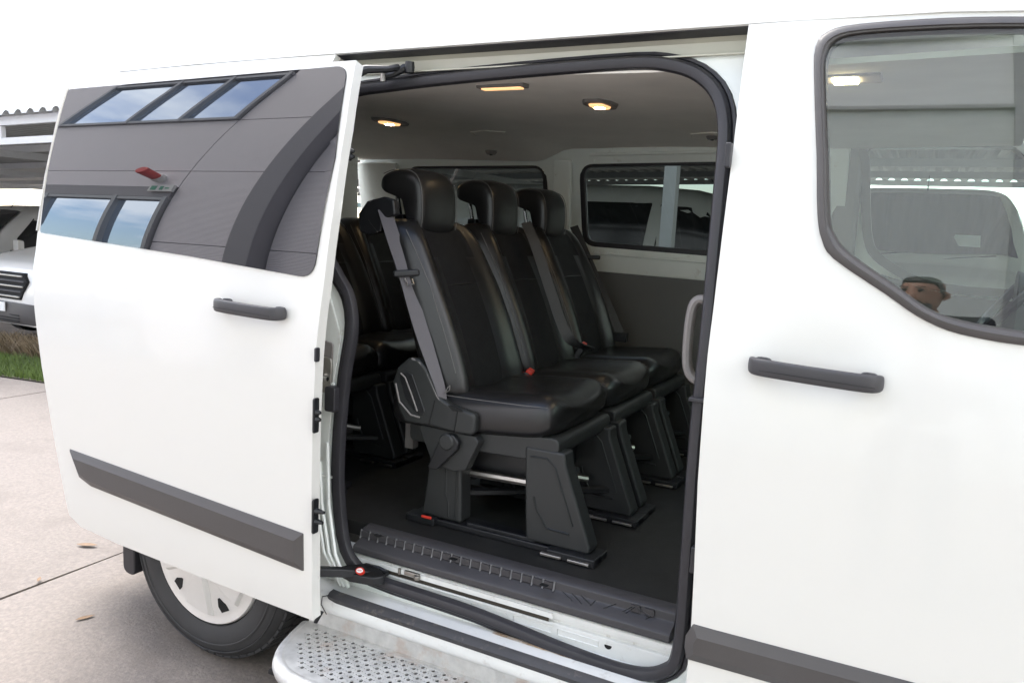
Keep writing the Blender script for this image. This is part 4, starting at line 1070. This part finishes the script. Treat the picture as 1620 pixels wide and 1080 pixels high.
# plate built from strips so that the triangulation stays small
mbp = MB()
def sheet_nogrid(outline, holes, fn, mb):
    vs = []; es = []
    for L in [outline] + holes:
        k = len(vs); vs += [Vector(p) for p in L]; es += [(k + i, k + (i + 1) % len(L)) for i in range(len(L))]
    V, E, F, *_ = delaunay_2d_cdt(vs, es, [], 0, 1e-7)
    hc = np.array([np.mean(h, axis=0) for h in holes]); hr = np.array([np.hypot(*(np.array(h[0]) - np.mean(h, axis=0))) for h in holes])
    fs = []
    for f in F:
        c = sum((V[i] for i in f), Vector((0, 0))) / len(f)
        if not inside(c, outline): continue
        d = np.hypot(hc[:, 0] - c.x, hc[:, 1] - c.y)
        if np.any(d < hr * .80): continue
        fs.append(tuple(f))
    mb.add([fn(p.x, p.y) for p in V], fs)
sheet_nogrid(plc, holes, lambda x, y: (x, y, PZ + .0015 * math.sin(x * 9)), mbp)
ob('tread_plate', mbp, galv, board, solid=.003, angle=0)
mb = MB(); mb.box((-.05, -.07, PZ - .035), (2.0, .20, .01)); ob('added_dark_backing', mb, darkp, board)  # dark sheet added beneath the plate so its holes look dark
# rolled edge
ed = [(-1.10, .04, PZ - .012)] + [(x, y, PZ - .012) for x, y in catmull(pl[:7], 4, False)[1:]] + [(-.4, -.182, PZ - .012), (.2, -.182, PZ - .012), (.95, -.182, PZ - .012)]
mb = MB(); sect = [(.012, .0), (.0125, -.008), (.010, -.018), (.002, -.026), (-.012, -.030), (-.026, -.026), (-.032, -.012), (-.030, .004), (-.015, .006), (.0, .006)]
sect = [(a, -b) for a, b in sect]
mb.tube(ed, 1, sect=sect, up=(0, 0, 1)); eo = ob('rolled_edge', mb, galv, board, angle=60)
mb = MB(); mb.loft([[(x, .042, PZ), (x, .046, PZ), (x, .048, PZ + .045), (x, .060, PZ + .05), (x, .060, PZ + .047), (x, .044, PZ + .043)] for x in np.linspace(-1.10, .95, 12)]); ob('back_flange', mb, galv, board)
for x in (-.95, -.35, .3, .8):
    mb = MB(); mb.box((x, .0, PZ - .04), (.04, .30, .02)); mb.box((x, .16, PZ + .0), (.04, .03, .10)); ob('bracket', mb, darkp, board)

# ------------------------------------------------------------------ parked vehicles
VST = [(0, .66, .72), (-.03, .86, .83), (-.10, .97, .90), (-.3, 1.04, .945), (-.6, 1.10, .965), (-.95, 1.17, .98), (-1.25, 1.42, .985), (-1.6, 1.72, .99), (-1.85, 1.86, .99), (-2.1, 1.93, .99), (-2.6, 1.965, .99), (-4.5, 1.955, .985), (-4.8, 1.93, .97), (-4.95, 1.85, .94)]
def vzt(x): return float(np.interp(-x, [-s[0] for s in VST], [s[1] for s in VST]))
def vw(x): return float(np.interp(-x, [-s[0] for s in VST], [s[2] for s in VST]))
def tum(z): return 1 - .14 * max(0, z - 1.08) / .85
def vside(x, z):
    zt = vzt(x); zm = min(.75, .28 + (zt - .28) * .6); n = 5.0 if zt < 1.5 else 8.0
    k_ = min(1, max(0, (z - zm) / (zt - zm))); return vw(x) * tum(z) * (1 - k_ ** n) ** (1 / n)
def make_parked():
    e = empty('parked_van', (0, 0, 0))
    mb = MB(); rings = []
    xs_ = sorted(set([s[0] for s in VST] + [-.2, -.45, -.8, -1.1, -1.4, -1.7, -1.95, -2.35, -3.2, -3.8]), reverse=True)
    for x in xs_:
        zt = vzt(x); wv = vw(x); zm = min(.75, .28 + (zt - .28) * .6); n = 5.0 if zt < 1.5 else 8.0; ring = [(x, -wv * .97, .28), (x, -wv, .45)]
        for t in np.linspace(0, PI, 31):
            c, s_ = math.cos(t), math.sin(t); z = zm + (zt - zm) * abs(s_) ** (2 / n)
            ring.append((x, -wv * tum(z) * math.copysign(abs(c) ** (2 / n), c), z + .03 * (1 - c * c) * (1 if zt > 1.8 else .5)))
        rings.append(ring + [(x, wv, .45), (x, wv * .97, .28)])
    mb.loft(rings); ob('body', mb, white, e, angle=50)
    def tops(x, y):
        zt = vzt(x); zm = min(.75, .28 + (zt - .28) * .6); n = 5.0 if zt < 1.5 else 8.0; z = zt
        for _ in range(6): z = zm + (zt - zm) * max(0, 1 - (abs(y) / (vw(x) * tum(z))) ** n) ** (1 / n)
        return z + .015 * (1 - (y / vw(x)) ** 2)
    mb = MB(); vs = []
    for i in range(9):
        t = i / 8
        for j in range(13):
            v = -1 + j / 6; x = -1.0 - .82 * t - .10 * v * v * (1 - t) ; y = v * (.83 - .17 * t); vs.append((x + .03, y, tops(x, y) + .03))
    mb.add(vs, [(i * 13 + j, i * 13 + j + 1, (i + 1) * 13 + j + 1, (i + 1) * 13 + j) for i in range(8) for j in range(12)]); ob('windscreen', mb, vglass, e)
    for sg in (-1, 1):
        for L, nm in ((fillet([(-1.42, 1.14), (-2.28, 1.12), (-2.28, 1.85), (-2.02, 1.84), (-1.55, 1.38)], .05, 4), 'front_side_window'), (fillet([(-2.50, 1.14), (-3.55, 1.14), (-3.55, 1.86), (-2.44, 1.86)], .07, 4), 'rear_side_window')):
            mb = sheet(L, [], lambda x, z: (x, sg * (vside(x, z) + .006), z), .12); ob(nm, mb, vglass, e, angle=180)
        mb = MB(); mb.prism(fillet([(-1.52, 1.06), (-1.40, 1.08), (-1.40, 1.36), (-1.52, 1.33)], .04, 4), lambda x, z: (x, sg * 1.03, z), lambda x, z: (x, sg * 1.20, z)); mo = ob('wing_mirror', mb, white, e, bevel=.02, seg=3)
        mb = MB(); mb.box((-1.43, sg * 1.0, 1.12), (.09, .16, .06)); ob('mirror_arm', mb, darkp, mo, bevel=.015)
        mb = MB(); mb.tube([(-2.35, sg * (vside(-2.35, 1.0) + .004), z) for z in (.45, .8, 1.1)] + [(-2.36, sg * (vside(-2.36, z) + .004), z) for z in (1.4, 1.8)], .006, 4); ob('door_gap', mb, darkhole, e)
        mb = MB(); mb.box((-2.18, sg * 1.0, 1.0), (.22, .03, .035)); ob('door_handle', mb, plastic, e, bevel=.01)
        hl = [(-.13, .58, .74), (-.06, .60, .93), (-.20, .86, 1.0), (-.48, .945, .98), (-.30, .93, .80)]
        mb = MB(); mb.loft([[(x + .01, sg * (y + .012), z) for x, y, z in hl], [(x - .10, sg * (y - .10), z) for x, y, z in hl]]); ho = ob('headlight', mb, vglass, e, bevel=.01)
        mb = MB(); mb.lathe([(0, .03), (.05, .028), (.06, 0)], (-.13, sg * .74, .86), 0, 16); ob('lamp_unit', mb, chrome, ho)
    gp = [(-.52, .90), (.52, .90), (.60, .80), (.46, .58), (-.46, .58), (-.60, .80)]
    mb = MB(); mb.prism(gp, lambda y, z: (-.06 + .0, y, z), lambda y, z: (.018, y, z)); go = ob('grille', mb, darkhole, e, bevel=.01)
    for i in range(5):
        z = .615 + .062 * i; wv = float(np.interp(z, [.58, .80, .90], [.44, .57, .50])); mb = MB(); mb.box((.02, 0, z), (.03, 2 * wv, .022)); ob('slat', mb, plastic if i % 2 else steel, go, bevel=.006)
    mb = MB(); rings = []
    for y in np.linspace(-.98, .98, 15):
        xo = .05 - .16 * abs(y) ** 4; rings.append([(xo, y, .30), (xo + .02, y, .40), (xo, y, .54), (xo - .25, y, .56), (xo - .25, y, .30)])
    mb.loft(rings); bo = ob('front_bumper', mb, trimm, e)
    mb = MB(); mb.box((.075, 0, .49), (.012, .50, .11)); ob('number_plate', mb, signw, bo, bevel=.003)
    for i in range(3):
        mb = MB(); mb.box((.062, 0, .335 + .035 * i), (.01, 1.0, .012)); ob('lower_slat', mb, darkhole, bo)
    mb = MB(); mb.tube([(-.98, -.6, 1.20), (-1.06, .05, 1.29)], .008, 5); mb.tube([(-.98, .1, 1.20), (-1.06, .65, 1.27)], .008, 5); ob('wiper', mb, darkp, e)
    mb = MB(); mb.tube([(-2.0, 0, 1.93), (-2.12, 0, 2.10)], [.01, .004], 6); ob('aerial', mb, darkp, e)
    for x in (-.92, -3.86):
        for sg in (-1, 1):
            mb = MB(); mb.lathe([(0, sg * -.02), (.2, sg * -.01), (.21, sg * .01), (.23, sg * .01), (.30, sg * .012), (.335, sg * -.02), (.335, sg * -.18)], (x, sg * .985, .335), 1, 28); ob('wheel', mb, tyre, e)
            mb = MB(); mb.lathe([(0, sg * .012), (.12, sg * .016), (.19, sg * .008), (.20, sg * 0)], (x, sg * .985, .335), 1, 24); ob('wheel_cover', mb, cover, e)
    return e
def copy_tree(o):
    def rec(s, par):
        c = s.copy(); C.objects.link(c)
        if par is not None: c.parent = par; c.matrix_parent_inverse = s.matrix_parent_inverse.copy()
        for ch in kids.get(s.name, []): rec(ch, c)
        return c
    kids = {}
    def walk(s):
        kids[s.name] = list(s.children)
        for ch in kids[s.name]: walk(ch)
    walk(o); return rec(o, None)
pv = make_parked(); tag(pv, cat='van', group='white vans parked under the carport')
spots = [(-9.5, 3.95, -PI / 2, 'white parked van with black hexagonal grille beside the grass strip'),
         (-15.7, 5.75, -PI / 2, 'white parked van with dark mirror arm, half hidden behind the grille van'),
         (.50, 6.05, 0.0, 'white parked van side-on behind the far cabin window'),
         (.30, 7.05, -PI / 2, 'white parked van facing the cab window, paper on its dashboard')]
for i, (x, y, rz, lab) in enumerate(spots):
    o = pv if i == 0 else copy_tree(pv)
    o.location = (x, y, gh(x, y)); o.rotation_euler = (0, 0, rz); o['label'] = lab
    if i == 3:
        o.location = (0, 0, 0); o.rotation_euler = (0, 0, 0); bpy.context.view_layer.update()
        mb = MB(); mb.box((-1.15, .36, 1.402), (.17, .30, .004), R=Matrix.Rotation(.70, 3, 'Y')); ob('paper_sheet', mb, paper, o)
        o.location = (x, y, gh(x, y)); o.rotation_euler = (0, 0, rz)
    if i > 1: o.scale = ((.955,) * 3, (1.12,) * 3)[i - 2]

# ------------------------------------------------------------------ carport
cp = empty('carport', (-6, 7, 0), 'open carport with corrugated metal roof on grey posts over the parked vans', 'carport')
CX0, CX1, CY0, CY1 = -29, 9, 3.55, 14.4
def cz(y, x=0): return 2.50 + .012 * (y - CY0) - .025 * max(0, -x - 2)
def xbeam(y, dz, w_, h_, nm):
    mb = MB(); mb.loft([[(x, y - w_ / 2, cz(y, x) + dz - h_ / 2), (x, y + w_ / 2, cz(y, x) + dz - h_ / 2), (x, y + w_ / 2, cz(y, x) + dz + h_ / 2), (x, y - w_ / 2, cz(y, x) + dz + h_ / 2)] for x in (CX0, -14, -2, CX1)]); ob(nm, mb, beamm, cp)
pit = .21; nw = int((CX1 - CX0) / pit); vs = []; xs_ = []
for i in range(nw):
    for f, h in ((0, 0), (.18, .0), (.32, .038), (.5, .046), (.68, .038), (.82, .0)): xs_.append((CX0 + (i + f) * pit, h))
for y in (CY0 - .12, (CY0 + CY1) / 2, CY1 + .1): vs += [(x, y, cz(y, x) + h) for x, h in xs_]
mb = MB(); K = len(xs_); mb.add(vs, [(j * K + i, j * K + i + 1, (j + 1) * K + i + 1, (j + 1) * K + i) for j in range(2) for i in range(K - 1)]); ob('roof_sheet', mb, roofm, cp, solid=.004, angle=20)
for y in (CY0, CY1): xbeam(y, -.048, .06, .09, 'roof_beam')
xbeam(CY0, -.26, .06, .07, 'lower_beam')
x = CX0 + .6
while x < CX1:
    mb = MB(); mb.box((x, CY0, cz(CY0, x) - .16), (.05, .05, .13)); ob('truss_strut', mb, beamm, cp); x += 1.1
for y in (5.6, 7.8, 10, 12.2): xbeam(y, -.055, .05, .10, 'purlin')
for x in (-21.3, -15.9, -11.6, -6.4, -1.17, 4.3):
    for y in (CY0, CY1):
        mb = MB(); h = cz(y, x) - .10; z0 = gh(x, y) - .02; mb.box((x, y, (h + z0) / 2), (.085, .085, h - z0)); mb.box((x, y, z0 + .03), (.2, .2, .02)); ob('post', mb, beamm, cp, bevel=.004)
for x in (-21.3, -15.9, -11.6, -6.4, -1.17, 4.3):
    mb = MB(); mb.box((x, (CY0 + CY1) / 2, cz(9, x) - .19), (.07, CY1 - CY0 - .1, .10)); ob('rafter', mb, beamm, cp)
mb = MB(); mb.box((-14, 17.5, 1.9), (20, .1, .14)); 
bg_ = tag(ob('green_rail', mb, beamgreen), 'green steel rail running behind the carport', 'rail')
for x in (-22, -17, -12, -7):
    mb = MB(); mb.box((x, 17.5, .75), (.1, .1, 2.3)); ob('rail_post', mb, beamgreen, bg_)

# ------------------------------------------------------------------ showroom building behind the photographer (seen in the glass)
BY = -4.2
bld = empty('showroom_building', (-4, -7, 0), 'grey clad showroom building mirrored in the van windows', 'building')
zc = [-.9, 2.0, 3.72, 5.18, 6.9, 7.5]; DX = -.75
def panel(x0, x1, z0, z1, m=clad, d=.06, nm='cladding_panel', y=BY):
    mb = MB(); mb.box(((x0 + x1) / 2, y - d / 2, (z0 + z1) / 2), (x1 - x0 - .016, d, z1 - z0 - .016)); return ob(nm, mb, m, bld, bevel=.004)
mb = MB(); mb.box((-5, BY - 3.1, 3.2), (24, 5.9, 8.4)); ob('core_wall', mb, cladd, bld)
for i in range(len(zc) - 1):
    z0, z1 = zc[i], zc[i + 1]
    if z0 >= 5.1 and z1 < 7: spans = [(-16, -10.6), (-6.78, -5.3)]
    elif z1 <= 2.1: spans = [(-16, -13), (-6.78, -5.3)]
    elif z1 <= 3.8: spans = [(-16, -13), (-13, -6.78), (-6.78, -5.3)]
    else: spans = [(-16, -13), (-13, -10.6), (-10.6, -6.78), (-6.78, -5.3)]
    for a, b in spans:
        if z0 == 2.0 and a == -13: panel(a + DX, b + DX, 3.3, z1)
        else: panel(a + DX, b + DX, z0, z1)
shopgl = mat('showroom_blind', (.64, .68, .65), .4, spec=.5)
spandrel = mat('spandrel_panel', (.80, .82, .81), .35)
def glazing(x0, x1, z0, z1, cols, rows, y=BY - .02, mats=None):
    fr = MB(); t = .07
    wb = empty('window_band', ((x0 + x1) / 2, y, (z0 + z1) / 2), parent=bld)
    for i in range(len(cols)):
        fr.box((cols[i], y + .03, (z0 + z1) / 2), (t, .10, z1 - z0))
    for z in rows: fr.box(((x0 + x1) / 2, y + .025, z), (x1 - x0, .09, t))
    ob('window_frame', fr, alu, wb)
    for i in range(len(cols) - 1):
        for j in range(len(rows) - 1):
            mb = MB(); mb.box(((cols[i] + cols[i + 1]) / 2, y, (rows[j] + rows[j + 1]) / 2), (cols[i + 1] - cols[i] - .02, .01, rows[j + 1] - rows[j] - .02)); ob('pane', mb, mats[j] if mats else mirror, wb)
glazing(-11.35, -7.53, 5.18, 6.75, [-11.3, -9.75, -8.65, -7.58], [5.22, 6.7])
glazing(-13.75, -7.53, -.6, 3.05, [-13.7, -11.35, -9.95, -8.5, -7.58], [-.55, 3.0])
mb = MB(); mb.box((-10.65, BY - .01, 3.17), (6.2, .08, .24)); ob('door_head', mb, cladd, bld)
mb = MB(); mb.box((-5.87, BY + .05, 3.2), (.36, .35, 8.4)); ob('pillar', mb, cladd, bld, bevel=.01)
for i in range(5): panel(-5.67, -2.2, zc[i], zc[i + 1], clad)
glazing(-2.2, 6.4, -.6, 7.4, [-2.15, 1.06, 3.6, 6.35], [-.55, 4.62, 6.2, 7.35], mats=(shopgl, spandrel, cladd))
mb = MB(); mb.box((-7.72, BY + .06, 3.24), (.42, .05, .16)); es = ob('exit_sign', mb, signw, bld, bevel=.004)
mb = MB()
mb.box((-7.84, BY + .087, 3.24), (.10, .004, .10))
mb.box((-7.70, BY + .087, 3.24), (.06, .004, .09)); mb.box((-7.60, BY + .087, 3.24), (.07, .004, .03))
ob('sign_pictogram', mb, signg, es, kind='stuff')
mb = MB(); mb.tube([(-7.95, BY, 3.50), (-7.92, BY + .34, 3.58)], [.075, .09], 14); al = ob('alarm_beacon', mb, red, bld, bevel=.02)
mb = MB(); mb.tube([(-7.95, BY - .02, 3.50), (-7.945, BY + .09, 3.525)], .10, 14); ob('beacon_base', mb, signw, al)

# ------------------------------------------------------------------ the photographer (seen only as a reflection) and his camera
camo = MB(); cb = Vector(CAM) - Vector(FW) * .165 - Vector(UP) * .105 - Vector(RT) * .03
Rc = Matrix((Vector(RT), Vector(-UP) * -1, Vector(-FW))).transposed()
camo.box(tuple(cb), (.135, .098, .06), R=Rc); camo.box(tuple(cb + Vector(UP) * .058), (.055, .025, .05), R=Rc)
ct = ob('hand_camera', camo, darkp, bevel=.010, seg=3); tag(ct, 'black camera raised to the face of the man in the front window', 'camera')
mb = MB(); mb.tube([tuple(cb + Vector(FW) * t) for t in (.02, .06, .10, .145)], [.036, .036, .034, .035], 24); lo = ob('lens_barrel', mb, darkp, ct)
mb = MB(); mb.tube([tuple(cb + Vector(FW) * t) for t in (.1455, .1470)], [.028, .027], 24); ob('front_glass', mb, vglass, lo)
head = Vector(CAM) - Vector(FW) * .30 + Vector((-.045, 0, .0))
px_, py_ = head.x + .03, head.y - .06
pts = {'pelvis': (px_, py_, .92, .145), 'waist': (px_, py_, 1.05, .13), 'chest': (px_, py_ - .01, 1.20, .155), 'neck0': (px_, py_ + .01, 1.33, .07), 'neck1': (px_ - .01, py_ + .03, 1.38, .058)}
def skin_obj(name, chains, m, par, sub=2):
    vs, es, rs, idx = [], [], [], {}
    for ch in chains:
        prev = None
        for nm, x, y, z, r in ch:
            if nm not in idx: idx[nm] = len(vs); vs.append((x, y, z)); rs.append(r)
            if prev is not None: es.append((prev, idx[nm]))
            prev = idx[nm]
    me = bpy.data.meshes.new(name); me.from_pydata(vs, es, []); me.materials.append(m)
    o = bpy.data.objects.new(name, me); C.objects.link(o)
    if par is not None: o.parent = par; o.matrix_parent_inverse = Matrix.Translation(-world_loc(par))
    md = o.modifiers.new('skin', 'SKIN'); md.use_smooth_shade = True
    for i, r in enumerate(rs): me.skin_vertices[0].data[i].radius = (r, r)
    me.skin_vertices[0].data[0].use_root = True
    md = o.modifiers.new('sub', 'SUBSURF'); md.levels = sub; md.render_levels = sub
    return o
man = empty('person', (px_, py_, 0), 'dark-haired man in a dark jacket photographing, mirrored in the front window', 'person')
lh = cb - Vector(RT) * .075 - Vector(UP) * .03; rh = cb + Vector(RT) * .075 - Vector(UP) * .02
ux, uy = .88, .47      # across the shoulders, the man turned like the camera
def sh(s, dx=0, dy=0): return (px_ + s * .20 * ux + dx, py_ + s * .20 * uy + dy)
body = []
body.append([('pelvis', px_, py_, .90, .14), ('waist', px_, py_, 1.03, .135), ('chest', px_, py_ - .005, 1.19, .15), ('neck0', px_, py_ + .005, 1.315, .075)])
for s, hnd in ((-1, lh), (1, rh)):
    a = sh(s)
    body.append([('chest', px_, py_, 1.19, .15), (f's{s}', a[0], a[1], 1.265, .075), (f'e{s}', a[0] + s * .07 * ux - .03, a[1] + .10 + s * .05, 1.08, .052), (f'w{s}', hnd.x - FW[0] * .05 + s * .02, hnd.y - FW[1] * .05, hnd.z - .045, .036)])
jk = skin_obj('jacket', body, cloth, man)
legs = []
for s in (-1, 1):
    legs.append([('hip', px_, py_, .93, .12), (f'h{s}', px_ + s * .085 * ux, py_ + s * .085 * uy, .80, .088), (f'k{s}', px_ + s * .12 * ux, py_ + s * .12 * uy + .02, .47, .068), (f'a{s}', px_ + s * .13 * ux, py_ + s * .13 * uy - .01, .09, .048)])
skin_obj('trousers', legs, jeans, man)
for s in (-1, 1):
    x, y = px_ + s * .13 * ux, py_ + s * .13 * uy
    skin_obj('shoe', [[('a', x + .02, y - .06, .05, .045), ('b', x - .02, y + .03, .045, .045), ('c', x - .07, y + .13, .032, .035)]], darkp, man)
    hnd = lh if s < 0 else rh
    w0 = hnd - Vector(FW) * .05 + Vector((s * .02, 0, -.045))
    ch = [[('w', *w0, .026), ('p', *(hnd + Vector(RT) * s * .012 - Vector(UP) * .01), .030)]]
    for k_ in range(4):
        b0 = hnd + Vector(RT) * s * .012 + Vector(UP) * (.022 - .019 * k_)
        ln = (.9, 1.0, .95, .75)[k_]
        ch.append([('p', *(hnd + Vector(RT) * s * .012 - Vector(UP) * .01), .030), (f'f{k_}a', *(b0 + Vector(FW) * .035 * ln), .0095), (f'f{k_}b', *(b0 + Vector(FW) * .055 * ln - Vector(RT) * s * .018), .009), (f'f{k_}c', *(b0 + Vector(FW) * .060 * ln - Vector(RT) * s * .040), .008)])
    ch.append([('p', *(hnd + Vector(RT) * s * .012 - Vector(UP) * .01), .030), ('t1', *(hnd - Vector(FW) * .03 - Vector(RT) * s * .01 - Vector(UP) * .03), .0115), ('t2', *(hnd - Vector(FW) * .045 - Vector(RT) * s * .045 - Vector(UP) * .02), .010)])
    skin_obj('hand', ch, skin, man)
# head: shaped rings, looking along the camera
fx, fyv = Vector((FW[0], FW[1], 0)).normalized(), Vector((RT[0], RT[1], 0)).normalized()
mb = MB(); rings = []
prof = [(-.115, .055, .050, .0), (-.105, .062, .060, .01), (-.085, .070, .078, .012), (-.06, .073, .088, .010), (-.03, .076, .092, .006), (0, .078, .096, .0), (.03, .079, .098, -.002), (.06, .076, .095, -.006), (.085, .066, .082, -.010), (.105, .047, .058, -.012), (.116, .02, .025, -.012)]
for dz, wx, dx_, off_ in prof:
    ring = []
    for a in np.linspace(0, 2 * PI, 25)[:-1]:
        c, s_ = math.cos(a), math.sin(a); d = dx_ * c
        if c > 0: 
            d *= 1.0
            if abs(s_) < .22 and -.045 < dz < .012: d += .020 * (1 - abs(s_) / .22) * (1 if dz < -.01 else .4)
            if .012 <= dz < .04 and .25 < abs(s_) < .65: d -= .006
        ring.append(tuple(head + fx * (d + off_) + fyv * (wx * s_) + Vector((0, 0, dz))))
    rings.append(ring)
mb.loft(rings); hd = ob('head', mb, skin, man, sub=1, angle=180)
mb = MB(); mb.tube([tuple(head - Vector((0, 0, .10)) - fx * .015), (px_, py_ + .005, 1.30)], [.052, .06], 14); ob('neck', mb, skin, man)
for s in (-1, 1):
    mb = MB(); c0 = head + fyv * s * .079 - fx * .012 + Vector((0, 0, -.012))
    mb.tube([c0 + Vector((0, 0, .030)) , c0 + Vector((0, 0, .012)) - fx * .014 + fyv * s * .008, c0 - fx * .012 + fyv * s * .008 - Vector((0, 0, .012)), c0 - Vector((0, 0, .030))], [.007, .012, .011, .006], 8); ob('ear', mb, skin, hd)
    mb = MB(); c0 = head + fyv * s * .032 + fx * .087 + Vector((0, 0, .022)); mb.lathe([(0, -.011), (.008, -.007), (.011, 0), (.008, .007), (0, .011)], tuple(c0), 2, 12); ob('eye', mb, darkp, hd)
    mb = MB(); mb.tube([head + fyv * s * .014 + fx * .098 + Vector((0, 0, .040)), head + fyv * s * .05 + fx * .088 + Vector((0, 0, .042))], .0032, 6); ob('eyebrow', mb, hair, hd)
mb = MB(); mb.tube([head + fyv * q + fx * (.093 - abs(q) * .35) + Vector((0, 0, -.062)) for q in (-.025, 0, .025)], [.004, .006, .004], 6); ob('mouth', mb, mat('lips', (.30, .12, .09), .5), hd)
mb = MB(); rings = []
for t in np.linspace(0, 1, 9):
    ring = []
    for a in np.linspace(0, 2 * PI, 25)[:-1]:
        c, s_ = math.cos(a), math.sin(a)
        lo_ = .074 if c > .35 else (-.02 if c > -.2 else -.06)
        z = lo_ + (.124 - lo_) * math.sin(t * PI / 2); k_ = max(.05, math.cos(t * PI / 2)) ** .55
        ring.append(tuple(head + fx * (.0985 * c * k_ - .010) + fyv * (.0835 * s_ * k_) + Vector((0, 0, z))))
    rings.append(ring)
mb.loft(rings); ob('hair', mb, hair, man, sub=1, angle=180)
